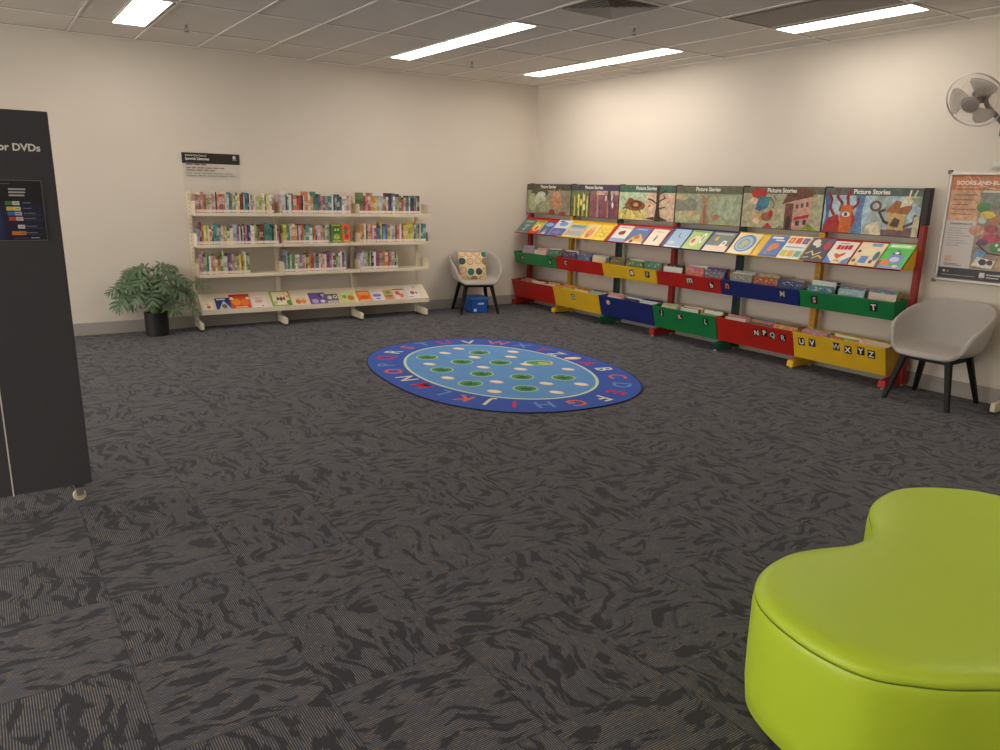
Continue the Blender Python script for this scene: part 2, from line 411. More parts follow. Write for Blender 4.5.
# ------------------------------------------------------------------ books
PAL = dict(rd=('red', (190, 62, 52)), dr=('dark red', (128, 44, 44)), pk=('pink', (214, 128, 134)), og=('orange', (222, 130, 62)), ro=('red-orange', (212, 92, 56)),
           pe=('peach', (232, 178, 140)), ye=('yellow', (230, 200, 70)), go=('gold', (204, 160, 64)), ol=('olive', (138, 134, 62)), lg=('light green', (166, 194, 112)),
           gr=('green', (74, 138, 84)), te=('teal', (62, 142, 134)), dt=('dark teal', (40, 92, 92)), lb=('light blue', (150, 186, 200)), bl=('blue', (66, 116, 168)),
           nv=('navy', (52, 58, 104)), sl=('slate', (104, 118, 132)), pu=('purple', (122, 84, 128)), li=('lilac', (190, 172, 200)), mg=('magenta', (176, 66, 120)),
           mv=('mauve', (158, 112, 134)), wh=('white', (236, 232, 220)), cr=('cream', (234, 216, 176)), gy=('grey', (158, 154, 148)), tn=('tan', (190, 160, 122)),
           br=('brown', (134, 92, 62)), db=('dark brown', (82, 58, 46)), bk=('black', (40, 38, 40)))
BM = {}
def book_mesh(th, h, d):
    k = (th, h, d)
    if k not in BM:
        b = MB(); t = .002
        b.box((0, -d, 0), (t, 0, h), SPINE); b.box((th - t, -d, 0), (th, 0, h), SPINE)          # boards
        b.box((t, -d, 0), (th - t, -d + t, h), SPINE)                                            # spine
        b.box((t, -d + t, .003), (th - t, -.004, h - .003), PAGES)                               # page block
        b.box((.0008, -d - .0006, .006), (th - .0008, -d, .034), STICK)                          # spine label
        BM[k] = b.mesh('paperback_book')
    return BM[k]
BACKO = Vector((-4.75, -.03, 0)); BACKR = -.043
BAYW = .928; X0 = .047
def backpt(x, y, z):
    c, s = math.cos(BACKR), math.sin(BACKR); return Vector((BACKO.x + c * x - s * y, BACKO.y + s * x + c * y, z))
SHELFZ = {0: 1.245, 1: .905, 2: .58}
ROWS = {
 (0, 0): (0.93, 'mv2 br og gy0 ro lg2 cr pk lb0 bk0 og rd pu0 ogt cr0 lb te ol0 lg pu0 cr ye dr2 lb0 bl2 bk0 wh0 mv cr cr0 lg2s lgs cr wh0 db0 ye cr0 wh rd'),
 (0, 1): (0.90, 'li2t bk0 te0 wh pu0 og2 ro rd bk0 wh0 og2t cr og tet te pu pk br gy te2 wh0 bk0 te dt te wh li pk1t pe0'),
 (0, 2): (0.88, 'gr2t rd pk rd ogt og ye0 gy lb lb0 ro pu0 lg nv2t bl0 wht gy lgt br ro pe te te0 wh0 dr2 te gy0 db'),
 (1, 0): (0.98, 'lb drt og ye lg cr0 ogs bk0 te2 te lg cr og lg0 cr2s cr2s li2 mv cr0 br lb0 bk0 pk bk0 nv wh cr lg ol0 ol dr2 db0 gr te2t te bk lgs cr0 pks'),
 (1, 1): (0.60, 'ye2 gr te0 lb og2 og bk0 li rd0 ro lg te2 cr0 wh gr0 og bk0 li2 tn go gy te'),
 (1, 2): (0.98, 'og og cr bk0 pe2 og li rd bl2 nv0 yet0 gr0 lb bl ye2s wh0 gy li dr0 og2 wh ros ye2 ye ye2 yet gy nv0 lg gy ye0 bl te2'),
 (2, 0): (0.60, 'tns mv lg ol0t gr wh pk ro0 lg0 cr og2 gr lg0t cr2 sl0 nv0 mg li ol lg2 ye og ye wht0 gy gr'),
 (2, 1): (0.83, 'slt lb0t gr lg gr ol0 wh gy mv2 mv ye0 bk0 ye og0 rd2 li0 sl2 cr ro0 pe cr pu2 mv pe0 dr gr0 lg gy wh pu gy'),
 (2, 2): (0.55, 'li li0 gy lg0 ol lg0 bk0 bk0 wh mg mg0 gy2 og og2 rd0 pk gy2 bk0 lgs'),
}
ROWN = ('top', 'second', 'third'); BAYN = ('left', 'middle', 'right')
for (r, b), (frac, toks) in ROWS.items():
    toks = toks.split(); spec = []
    for tk in toks:
        c = tk[:2]; rest = tk[2:]; w = .021 + R.uniform(-.002, .004)
        if '2' in rest: w = .034 + R.uniform(-.003, .004)
        if '0' in rest: w = .0135
        h = R.choice((.193, .198, .204, .21, .218))
        if 't' in rest: h = R.choice((.236, .244))
        if 's' in rest: h = R.choice((.165, .172))
        spec.append([c, w, h])
    tot = sum(x[1] for x in spec); L = (BAYW - .03) * frac; k = L / tot
    xx = X0 + b * BAYW + .012; zz = SHELFZ[r] + .0352
    for i, (c, w, h) in enumerate(spec):
        w = round(w * k, 4); d = R.choice((.13, .14, .15))
        o = bpy.data.objects.new('paperback_book', book_mesh(round(w - .0008, 3), h, d)); COL.objects.link(o)
        p = backpt(xx, -.222 + d + R.uniform(0, .006), zz); o.location = p; o.rotation_euler = (0, 0, BACKR)
        g_ = sum(PAL[c][1]) / 3; cc = [min(255, max(0, v * .74 + (g_ * .6 + 74) * .26 + R.randint(-12, 12))) for v in PAL[c][1]]; o.color = lin(cc)
        size = 'tall ' if h > .23 else 'short ' if h < .18 else 'thick ' if w > .03 else 'thin ' if w < .015 else ''
        tag(o, '%s%s book, %s from left, %s shelf, %s bay of cream shelving' % (size, PAL[c][0], ordw(i + 1), ROWN[r], BAYN[b]), 'book', 'spine-out books on the %s shelf of the cream shelving' % ROWN[r])
        xx += w
# a slumped grey-purple book would stand at the far left; two board books face out in the middle bay
def board_book(x, w, h, th, col, shapes, label):
    b = MB(); p = cm(col, .35); r = .03
    pts = []
    for (cx, cz, a0) in ((w - r, h - r, 0), (r, h - r, 90), (r, r, 180), (w - r, r, 270)):
        for j in range(5):
            t = math.radians(a0 + j * 22.5); pts.append((cx + r * math.cos(t), 0, cz + r * math.sin(t)))
    b.prism(pts[::-1], (0, th, 0), p)
    b.art((0, 0, 0), (w, 0, 0), (0, 0, h), shapes)
    o = b.build('board_book'); M = Matrix.Translation(backpt(x, -.195, SHELFZ[1] + .0365)) @ Matrix.Rotation(BACKR, 4, 'Z') @ Matrix.Rotation(math.radians(-8), 4, 'X')
    o.matrix_world = M; tag(o, label, 'book', 'board books facing out on the second shelf')
board_book(1.565, .135, .225, .02, (88, 132, 44), [('e', .5, .62, .33, .24, (60, 108, 40)), ('e', .4, .66, .1, .07, (196, 210, 120)), ('e', .66, .66, .1, .07, (196, 210, 120)), ('e', .5, .3, .3, .16, (150, 176, 60)), ('e', .35, .28, .06, .05, (230, 222, 150)), ('e', .62, .25, .06, .05, (230, 222, 150)), ('r', .12, .86, .88, .94, (206, 190, 90)), ('r', .1, .05, .9, .1, (214, 200, 110))],
           'green board book facing out, middle bay second shelf')
board_book(1.705, .095, .222, .02, (226, 118, 58), [('e', .5, .72, .3, .16, (196, 60, 40)), ('e', .42, .55, .22, .12, (70, 128, 72)), ('e', .55, .32, .3, .15, (206, 44, 36)), ('r', .1, .05, .9, .1, (240, 190, 90))],
           'orange and red board book facing out, middle bay second shelf')

# ------------------------------------------------------------------ cream steel shelving
def shelving(nb, loc, rz, label, full=True):
    t = empty('library_shelving', loc, (0, 0, rz), label, 'bookshelf')
    for i in range(nb + 1):
        x = X0 - .018 + i * BAYW - (.055 if i == nb else 0)
        b = MB().box((x - .02, -.035, .02), (x + .02, .0, 1.50), CREAM)
        for k in range(24): b.box((x - .003, -.0356, .42 + k * .045), (x + .003, -.035, .442 + k * .045), cm((176, 164, 140), .6))
        b.build('upright', t, bevel=.002)
        b = MB().prism([(x - .016, -.02, .15), (x - .016, -.06, .105), (x - .016, -.305, .090), (x - .016, -.315, .080), (x - .016, -.315, .026), (x - .016, -.30, .018), (x - .016, 0, .02), (x - .016, 0, .14)], (.036, 0, 0), CREAM)
        f = b.build('base_foot', t, bevel=.004)
        for y in (-.29, -.02): MB().lathe([(.016, 0), (.018, .006), (.008, .010), (.008, .021)], cm((60, 56, 50), .5), 14, Matrix.Translation((x, y, 0))).build('glide', f, 40)
    for b in range(nb):
        xa, xb = X0 + b * BAYW + .002, X0 + (b + 1) * BAYW - .002
        for r in range(3):
            z = SHELFZ[r]
            m = MB().box((xa, -.24, z + .031), (xb, -.02, z + .035), CREAM).box((xa, -.24, z), (xb, -.232, z + .031), CREAM).box((xa, -.03, z), (xb, -.02, z + .031), CREAM)
            s = m.build('shelf', t, bevel=.0015)
            for xe in (xa + .001, xb - .004):
                e = MB()
                pts = [(xe, -.235, z), (xe, -.235, z + .10)] + [(xe, -.235 + .04 * (1 - math.cos(q)), z + .10 + .05 * math.sin(q)) for q in (.4, .8, 1.2, 1.57)] + [(xe, -.02, z + .15), (xe, -.02, z)]
                e.prism(pts, (.003, 0, 0), CREAM); e.build('end_bracket', s)
        # sloping display tray at the bottom
        m = MB(); a, c = Vector((0, -.24, .218)), Vector((0, -.04, .378)); nn = Vector((0, -.16, .2)).normalized()
        m.hexa([(xa, *(a - nn * .004)[1:]), (xb, *(a - nn * .004)[1:]), (xb, *(c - nn * .004)[1:]), (xa, *(c - nn * .004)[1:]), (xa, *a[1:]), (xb, *a[1:]), (xb, *c[1:]), (xa, *c[1:])], CREAM)
        m.box((xa, -.244, .172), (xb, -.24, .228), CREAM)
        m.box((xa, -.235, .172), (xb, -.03, .176), CREAM)
        tr = m.build('display_tray', t, bevel=.001)
        for xe in (xa, xb - .003): MB().prism([(xe, -.24, .172), (xe, -.24, .226), (xe, -.04, .392), (xe, -.02, .392), (xe, -.02, .172)], (.003, 0, 0), CREAM).build('end_bracket', tr)
    return t
shelving(3, BACKO, BACKR, 'long cream steel bookshelf of three bays standing against the back wall')
shelving(1, (-.05, -6.428, 0), -PI / 2, 'cream steel shelving at the far right edge, only its foot and tray corner showing')

def cover_book(name, w, h, th, base, shapes, M, label, group):
    b = MB(); p = cm(base, .35)
    b.box((0, 0, 0), (w, .002, h), p); b.box((0, th - .002, 0), (w, th, h), p); b.box((0, .002, 0), (.003, th - .002, h), p)
    b.box((.003, .002, .003), (w - .004, th - .002, h - .003), PAGES)
    b.art((0, 0, 0), (w, 0, 0), (0, 0, h), shapes, rough=.3)
    o = b.build(name); o.matrix_world = M; tag(o, label, 'book', group); return o
W, CRM, NVY, ORG, REDC, BLU, LBL, GRN, YEL = (240, 236, 226), (238, 224, 196), (40, 56, 112), (226, 112, 44), (200, 50, 42), (74, 118, 176), (150, 188, 214), (92, 150, 78), (238, 206, 84)
BT = [
 (.07, .17, .12, W, [('e', .6, .35, .22, .22, ORG), ('e', .45, .7, .2, .08, (240, 170, 130)), ('r', .15, .85, .8, .9, (226, 180, 150))], 'small white book with an orange figure, first from left'),
 (.21, .37, .17, NVY, [('p', [(.15, 0), (.55, .75), (1, 0)], (190, 206, 226)), ('e', .55, .25, .18, .2, (120, 108, 80)), ('r', .1, .82, .7, .92, W)], 'navy book with a pale triangle, second from left'),
 (.37, .59, .215, (222, 84, 40), [('r', 0, .86, 1, .97, (190, 60, 34)), ('e', .3, .45, .22, .25, (240, 150, 60)), ('e', .72, .4, .2, .25, (240, 120, 60)), ('e', .1, .7, .1, .1, W), ('e', .9, .68, .1, .1, W), ('r', .2, .03, .8, .1, (245, 214, 180))], 'wide orange book, third from left'),
 (.60, .77, .17, (240, 226, 216), [('e', .5, .55, .28, .18, (226, 178, 172)), ('r', .2, .8, .8, .86, (206, 150, 150)), ('e', .7, .12, .05, .06, (90, 80, 70))], 'pale pink-white book, fourth from left'),
 (.83, 1.06, .235, (150, 170, 60), [('r', .08, .06, .92, .94, (236, 226, 190)), ('p', [(.5, .45), (.3, .62), (.28, .36)], (120, 62, 44)), ('p', [(.5, .45), (.7, .62), (.72, .36)], (120, 62, 44)), ('e', .5, .45, .05, .16, (80, 50, 40)), ('e', .85, .2, .12, .16, GRN), ('e', .16, .2, .1, .14, (170, 196, 140)), ('e', .85, .6, .08, .1, (230, 170, 90))], 'green-bordered book with a brown butterfly, fifth from left'),
 (1.09, 1.25, .13, CRM, [('e', .3, .4, .2, .3, (224, 120, 74)), ('e', .7, .4, .2, .28, (230, 140, 90)), ('r', .1, .75, .9, .85, (230, 170, 130))], 'low cream book with orange shapes, sixth from left'),
 (1.28, 1.48, .18, (110, 78, 150), [('e', .7, .7, .15, .16, (70, 46, 110)), ('p', [(.7, .8), (.95, .85), (.85, .55)], (200, 186, 220)), ('e', .3, .25, .2, .2, (180, 168, 204)), ('e', .75, .2, .15, .14, (216, 208, 230))], 'purple book, seventh from left'),
 (1.485, 1.635, .15, (96, 92, 98), [('e', .3, .6, .2, .2, (200, 200, 204)), ('e', .75, .65, .17, .2, (210, 216, 220)), ('e', .75, .65, .08, .1, (40, 40, 48)), ('r', 0, 0, 1, .25, (190, 176, 160))], 'grey book with white patches, eighth from left'),
 (1.66, 1.84, .165, (196, 212, 122), [('e', .3, .55, .14, .16, (92, 160, 66)), ('e', .72, .4, .22, .26, (206, 100, 50)), ('r', .1, .86, .8, .92, W)], 'lime book with green and orange blobs, ninth from left'),
 (1.88, 2.05, .175, (230, 126, 48), [('r', .12, .6, .88, .85, (240, 164, 90)), ('e', .5, .35, .32, .18, (214, 98, 36)), ('r', .1, .04, .9, .12, (245, 220, 180))], 'orange book, tenth from left'),
 (2.07, 2.205, .14, (226, 222, 226), [('r', .12, .45, .88, .75, (124, 120, 190)), ('e', .5, .22, .25, .12, (160, 156, 204))], 'white book with violet letters, eleventh from left'),
 (2.235, 2.355, .165, (190, 170, 120), [('e', .5, .75, .28, .16, (120, 150, 80)), ('r', .1, .3, .9, .45, (180, 70, 40)), ('e', .5, .15, .3, .1, (214, 130, 60))], 'green, tan and red book, twelfth from left'),
 (2.37, 2.515, .175, (232, 206, 196), [('e', .35, .6, .22, .2, (200, 96, 84)), ('e', .65, .35, .22, .2, (214, 120, 104)), ('r', 0, .9, 1, 1, (150, 60, 56))], 'pink and red book, thirteenth from left'),
 (2.54, 2.715, .235, (232, 228, 222), [('e', .5, .42, .18, .12, (196, 76, 64)), ('r', .62, .7, .86, .94, (226, 196, 170)), ('r', .1, .1, .5, .16, (150, 160, 170)), ('e', .8, .4, .08, .1, (170, 130, 120))], 'tall white book with a red figure, fourteenth from left'),
]
al = math.atan2(.2, .16)
for (x0, x1, h, base, sh, lb) in BT:
    nn = Vector((0, -.16, .2)).normalized(); p = backpt(x0, -.2365 + nn.y * .0105, .2208 + nn.z * .0105)
    cover_book('picture_book', x1 - x0, h, .009, base, sh, Matrix.Translation(p) @ Matrix.Rotation(BACKR, 4, 'Z') @ Matrix.Rotation(-al, 4, 'X'), lb + ' on the low tray', 'face-out books on the low tray of the cream shelving')

# ------------------------------------------------------------------ wall sign over the left bay
b = MB(); sw = .60
b.box((-4.745, -.008, 1.47), (-4.145, -.002, 1.905), cm((214, 206, 194), .45))
b.box((-4.752, -.0105, 1.795), (-4.140, -.002, 1.908), cm((46, 38, 36), .4))
A = [('t', 'Ipswich City Council', .045, .925, .0265, 0, .012, 0, (236, 230, 220)), ('t', 'Ipswich Libraries', .045, .835, .0365, 0, .022, 0, (244, 240, 232)),
     ('r', .885, .885, .935, .96, (240, 236, 228)), ('r', .905, .91, .913, .935, (46, 38, 36)), ('r', .92, .91, .928, .945, (46, 38, 36)), ('r', .87, .855, .955, .866, (200, 194, 186))]
for i, (y, segs, th, c) in enumerate(((.735, (.05, .17, .19, .29, .31, .4), .026, (120, 112, 104)), (.645, (.05, .13, .15, .22, .24, .36, .38, .5, .52, .62, .64, .72), .014, (140, 132, 122)), (.585, (.05, .2, .22, .34, .36, .44, .46, .55), .014, (140, 132, 122)),
                                      (.515, (.05, .15, .17, .3, .32, .5, .52, .7, .72, .86), .010, (164, 156, 146)), (.455, (.05, .22, .24, .4, .42, .6, .62, .78, .8, .92), .010, (160, 152, 142)))):
    for a_, b_ in zip(segs[::2], segs[1::2]): A.append(('r', a_, y - th, b_, y + th, c))
b.art((-4.745, -.0105, 1.47), (.6, 0, 0), (0, 0, .435), A, eps=.0003)
tag(b.build('wall_sign'), 'white sign with a dark header band above the left bay of the cream bookshelf', 'sign')

nn = Vector((0, -.16, .2)).normalized(); Q = Matrix.Translation((-.05, -6.428, 0)) @ Matrix.Rotation(-PI / 2, 4, 'Z')
cover_book('picture_book', .2, .25, .009, (176, 200, 150), [('r', .08, .1, .92, .9, (120, 160, 104)), ('r', 0, 0, 1, .08, (236, 230, 214)), ('e', .5, .5, .25, .2, (214, 220, 170))], Q @ Matrix.Translation((X0 + .006, -.2365 + nn.y * .0105, .2208 + nn.z * .0105)) @ Matrix.Rotation(-al, 4, 'X'), 'pale green book on the tray of the far-right cream shelving', None)

# ------------------------------------------------------------------ coloured picture-book stand on the right wall
stand = empty('picture_book_stand', (-.1, -2.84, 0), label='long picture book stand in red, yellow, green and navy along the right wall', cat='book stand')
ST = Vector((-.1, -2.84, 0))
def sp(*p): return tuple(Vector(p) - ST)
PY = [-.115, -1.035, -1.95, -2.87, -3.785, -4.705, -5.615]
BY = [-.09, -1.008, -1.925, -2.845, -3.76, -4.68, -5.592]   # joints between the bins
PC = ['red', 'yellow', 'green', 'red', 'green', 'yellow', 'red']
for y, c in zip(PY, PC):
    b = MB(); hw, hz = (.03, 1.28) if y > -5 else (.022, 1.388)
    b.box((-.03, -hw, .05), (.03, hw, hz), POSTM[c])
    if c == 'green': b.box((-.0312, -.03, .05), (-.0302, .03, 1.28), NAVYP)
    o = b.build('post', stand, bevel=.003, loc=sp(-.13, y, 0))
    y += .03
    b = MB().hexa([(-.385, y - .035, .020), (-.02, y - .035, .020), (-.02, y + .035, .020), (-.385, y + .035, .020), (-.38, y - .033, .078), (-.02, y - .033, .12), (-.02, y + .033, .12), (-.38, y + .033, .078)], POWD[c])
    if c == 'green': b.hexa([(-.3862, y - .034, .022), (-.3852, y - .034, .022), (-.3852, y + .034, .022), (-.3862, y + .034, .022), (-.3812, y - .032, .076), (-.3802, y - .032, .076), (-.3802, y + .032, .076), (-.3812, y + .032, .076)], NAVYP)
    b.v = [v - ST for v in b.v]; f = b.build('base_foot', stand, bevel=.004)
    for x in (-.355, -.06): MB().lathe([(.016, 0), (.018, .006), (.008, .010), (.008, .021)], cm((220, 214, 200), .5), 14, Matrix.Translation(Vector((x, y, 0)) - ST)).build('glide', f, 40)
# header panels with printed pictures
HB, HT = 1.285, 1.69
PS = lambda: [('t', 'Picture Stories', .5, .875, .056, .5, .028, 0, (246, 242, 234))]
def wob(cx, cy, pts): return [(cx + a, cy + b) for a, b in pts]
ART = []
ART.append(('murky green and brown creatures', (122, 118, 96), [('r', 0, .8, 1, 1, (78, 68, 56)), ('r', 0, 0, 1, .8, (150, 146, 120)), ('e', .3, .72, .2, .16, (84, 76, 64)), ('e', .14, .4, .1, .3, (176, 186, 140)), ('e', .32, .5, .13, .22, (198, 206, 176)), ('e', .34, .66, .1, .1, (214, 220, 200)), ('e', .42, .25, .16, .2, (160, 160, 128)), ('e', .7, .45, .13, .3, (196, 140, 104)), ('e', .7, .68, .09, .1, (214, 160, 120)), ('p', [(.62, .74), (.64, .86), (.69, .75)], (190, 132, 96)), ('p', [(.78, .74), (.77, .86), (.71, .75)], (190, 132, 96)), ('e', .93, .4, .1, .3, (140, 128, 112)), ('e', .6, .08, .07, .1, (150, 50, 40)), ('e', .84, .05, .08, .07, (150, 56, 44)), ('p', [(0, 0), (.5, .1), (.55, 0)], (128, 128, 92))]))
sh = [('r', 0, .82, 1, 1, (76, 72, 92)), ('r', 0, 0, .42, .82, (118, 124, 70)), ('r', .42, 0, 1, .82, (150, 108, 110)), ('r', .55, .7, 1, .82, (214, 186, 170))]
for i in range(9): sh.append(('r', .02 + i * .047, 0, .045 + i * .047, .55 + .1 * ((i * 7) % 3), [(70, 80, 44), (206, 196, 84), (96, 116, 56), (232, 220, 130)][i % 4]))
for i, (a_, b_) in enumerate(((.17, .6), (.29, .6), (.17, .35), (.3, .3), (.23, .45))): sh.append(('e', a_, b_, .025, .12, [(236, 224, 120), (244, 238, 190)][i % 2]))
for i in range(13): sh.append(('r', .45 + i * .042, 0, .475 + i * .042, .5 + .09 * ((i * 5) % 4), [(160, 92, 84), (128, 86, 128), (176, 76, 76), (196, 150, 120), (110, 90, 140)][i % 5]))
sh += [('e', .82, .7, .03, .16, (90, 84, 70)), ('e', .76, .6, .015, .1, (230, 222, 210)), ('e', .88, .62, .015, .1, (230, 222, 210)), ('e', .9, .4, .02, .1, (236, 226, 214))]
ART.append(('tall green bamboo and purple stripes', (150, 120, 104), sh))
ART.append(('a brown furry animal and bare dark tree', (226, 206, 166), [('r', 0, .8, 1, 1, (76, 112, 96)), ('r', 0, 0, .5, .8, (196, 216, 178)), ('r', .5, 0, 1, .8, (226, 196, 164)), ('r', 0, 0, .5, .28, (226, 208, 120)), ('e', .3, .42, .19, .16, (150, 92, 50)), ('e', .22, .54, .06, .1, (140, 82, 44)), ('e', .32, .45, .1, .12, (110, 62, 34)), ('e', .32, .44, .05, .06, (206, 150, 96)), ('p', [(.1, .36), (.06, .3), (.18, .34)], (60, 50, 40)), ('l', [(.16, .3), (.12, .16)], .012, (110, 70, 40)), ('l', [(.38, .3), (.42, .2)], .012, (110, 70, 40)), ('l', [(.1, .62), (.36, .08)], .005, (120, 110, 90)), ('p', [(.66, 0), (.69, .4), (.68, 1), (.74, 1), (.74, .4), (.78, 0)], (70, 54, 40)), ('l', [(.7, .5), (.6, .6), (.54, .62)], .016, (74, 58, 44)), ('l', [(.73, .55), (.84, .66), (.82, .7)], .016, (74, 58, 44)), ('l', [(.73, .75), (.86, .88)], .016, (74, 58, 44)), ('l', [(.73, .35), (.84, .4)], .014, (74, 58, 44)), ('p', [(.66, .12), (.5, .06), (.66, .02)], (74, 58, 44)), ('p', [(.77, .12), (.92, .02), (.77, .01)], (74, 58, 44)), ('e', .57, .42, .02, .03, (190, 90, 60))]))
ART.append(('a pink-brown tree trunk on grey green', (152, 160, 132), [('r', 0, .8, 1, 1, (106, 106, 84)), ('r', 0, 0, 1, .8, (164, 172, 142)), ('e', .15, .5, .2, .22, (140, 142, 128)), ('e', .2, .2, .22, .14, (190, 186, 140)), ('e', .1, .7, .12, .07, (190, 178, 130)), ('e', .27, .28, .1, .06, (206, 170, 130)), ('p', [(.4, 0), (.44, .35), (.41, .78), (.47, .7), (.53, .78), (.5, .35), (.55, 0)], (176, 130, 100)), ('l', [(.47, .05), (.47, .6)], .012, (142, 100, 78)), ('l', [(.5, .72), (.62, .78), (.7, .72)], .014, (170, 150, 120)), ('l', [(.6, .76), (.62, .3)], .006, (200, 170, 140)), ('e', .64, .2, .05, .07, (206, 122, 84)), ('e', .82, .45, .16, .3, (176, 190, 158)), ('p', [(.5, 0), (.75, .1), (1, 0)], (176, 178, 130)), ('e', .85, .72, .1, .05, (186, 196, 164))]))
ART.append(('a red-haired figure and a tall brick house', (170, 164, 130), [('r', 0, 0, 1, .84, (182, 178, 144)), ('r', 0, .84, 1, 1, (104, 96, 76)), ('e', .21, .84, .1, .13, (186, 52, 40)), ('e', .15, .66, .05, .08, (236, 196, 160)), ('p', [(.18, .55), (.22, .78), (.36, .76), (.34, .5), (.24, .42)], (66, 132, 142)), ('p', [(.17, .46), (.2, .58), (.27, .52), (.24, .4)], (70, 108, 160)), ('e', .2, .22, .07, .14, (214, 160, 110)), ('e', .33, .28, .07, .11, (150, 100, 64)), ('e', .2, .16, .05, .07, (240, 214, 170)), ('p', [(.28, 0), (.36, .14), (.42, 0)], (190, 52, 44)), ('e', .38, .35, .03, .1, (190, 50, 40)), ('l', [(.36, .76), (.42, .6), (.4, .5)], .012, (110, 104, 84)), ('l', [(.4, .8), (.44, .7)], .012, (110, 104, 84)), ('r', .56, 0, .66, .62, (120, 72, 58)), ('p', [(.66, 0), (.66, .68), (.88, .78), (.86, .06)], (206, 160, 140)), ('p', [(.52, .6), (.6, .96), (.8, 1), (.9, .8), (.66, .68)], (110, 70, 54)), ('e', .61, .16, .03, .17, (60, 46, 42)), ('r', .7, .1, .75, .22, (60, 62, 60)), ('r', .79, .13, .83, .25, (60, 62, 60)), ('p', [(.67, .22), (.69, .3), (.86, .38), (.85, .3)], (186, 44, 52)), ('r', .69, .5, .72, .6, (90, 70, 70)), ('r', .75, .53, .78, .63, (90, 70, 70)), ('r', .81, .56, .84, .66, (90, 70, 70)), ('p', [(.76, 0), (.85, .16), (.98, 0)], (146, 164, 56)), ('p', [(.46, 0), (.52, .1), (.58, 0)], (128, 124, 84))]))
ART.append(('a red many-armed tree around an orange door', (170, 186, 186), [('r', 0, .0, 1, .84, (176, 204, 214)), ('r', 0, .84, 1, 1, (84, 100, 90)), ('p', [(0, 0), (.03, .4), (.0, .84), (.06, .84), (.06, 0)], (70, 104, 150)), ('p', [(.3, 0), (.36, .5), (.34, .84), (.44, .84), (.42, .4), (.44, 0)], (96, 130, 176)), ('p', [(.0, 0), (.05, .32), (.16, .42), (.2, .2), (.3, .6), (.36, .3), (.3, 0)], (176, 44, 44)), ('l', [(.12, .4), (.07, .55), (.08, .75), (.04, .9)], .026, (150, 44, 56)), ('l', [(.18, .5), (.2, .66), (.14, .8), (.15, .96)], .026, (160, 44, 52)), ('l', [(.27, .6), (.25, .8), (.28, .96)], .03, (170, 46, 50)), ('l', [(.32, .55), (.37, .66), (.37, .78)], .022, (160, 44, 52)), ('r', .19, .02, .32, .62, (214, 108, 36)), ('e', .25, .42, .045, .06, W), ('e', .25, .42, .018, .045, (50, 70, 80)), ('p', [(.44, .0), (.5, .5), (.52, .84), (.72, .84), (.66, .4), (.64, 0)], (176, 190, 184)), ('e', .56, .62, .06, .12, (96, 90, 84)), ('e', .56, .62, .035, .07, (190, 184, 170)), ('p', [(.46, 0), (.5, .22), (.6, .3), (.64, 0)], (226, 214, 180)), ('p', [(.64, 0), (.64, .12), (.96, .2), (.96, 0)], (120, 88, 84)), ('p', [(.7, .14), (.68, .5), (.78, .62), (.88, .5), (.86, .12)], (206, 172, 110)), ('p', [(.66, .5), (.76, .76), (.92, .62), (.88, .46)], (170, 104, 50)), ('p', [(.72, .22), (.76, .4), (.82, .34), (.8, .18)], (90, 66, 50)), ('l', [(.66, .55), (.6, .5), (.66, .3), (.7, .26)], .022, (90, 70, 60)), ('l', [(.86, .2), (.95, .3), (.96, .45)], .022, (90, 70, 60)), ('p', [(.8, .6), (.9, .66), (.96, .84), (.84, .84)], (226, 218, 190)), ('l', [(.88, .8), (.89, .96)], .014, (226, 210, 180)), ('l', [(.92, .8), (.95, .96)], .014, (226, 210, 180)), ('p', [(.94, 0), (.95, .4), (1, .5), (1, 0)], (214, 200, 160)), ('p', [(.9, .8), (1, .84), (1, .6)], (140, 160, 120))]))
BLK = cm((44, 40, 38), .5)
for i in range(6):
    ya, yb = BY[i] + (.055 if i == 0 else -.006) - .003, (BY[i + 1] - .003 if i < 5 else PY[6] + .026)
    b = MB(); b.box((-.16, yb, HB), (-.148, ya, HT), BLK)
    base = print_mat(ART[i][1], .35); b.box((-.1608, yb + .006, HB + .005), (-.16, ya - .006, HT - .004), base)
    b.art((-.1608, ya - .006, HB + .005), (0, -(ya - yb - .012), 0), (0, 0, HT - HB - .009), ART[i][2] + PS(), rough=.35, eps=.0003, brushy=True)
    b.v = [v - ST for v in b.v]; o = b.build('header_panel', stand); o['label'] = 'header panel reading Picture Stories with ' + ART[i][0]
for i, y in enumerate(PY):
    b = MB().box((-.163, y - .025, 1.39), (-.097, y + .025, HT + .004), BLK) if i == 6 else MB().box((-.146, y - .03, HB - .02), (-.11, y + .03, HT + .008), BLK)
    b.v = [v - ST for v in b.v]; b.build('header_bracket', stand, bevel=.003)
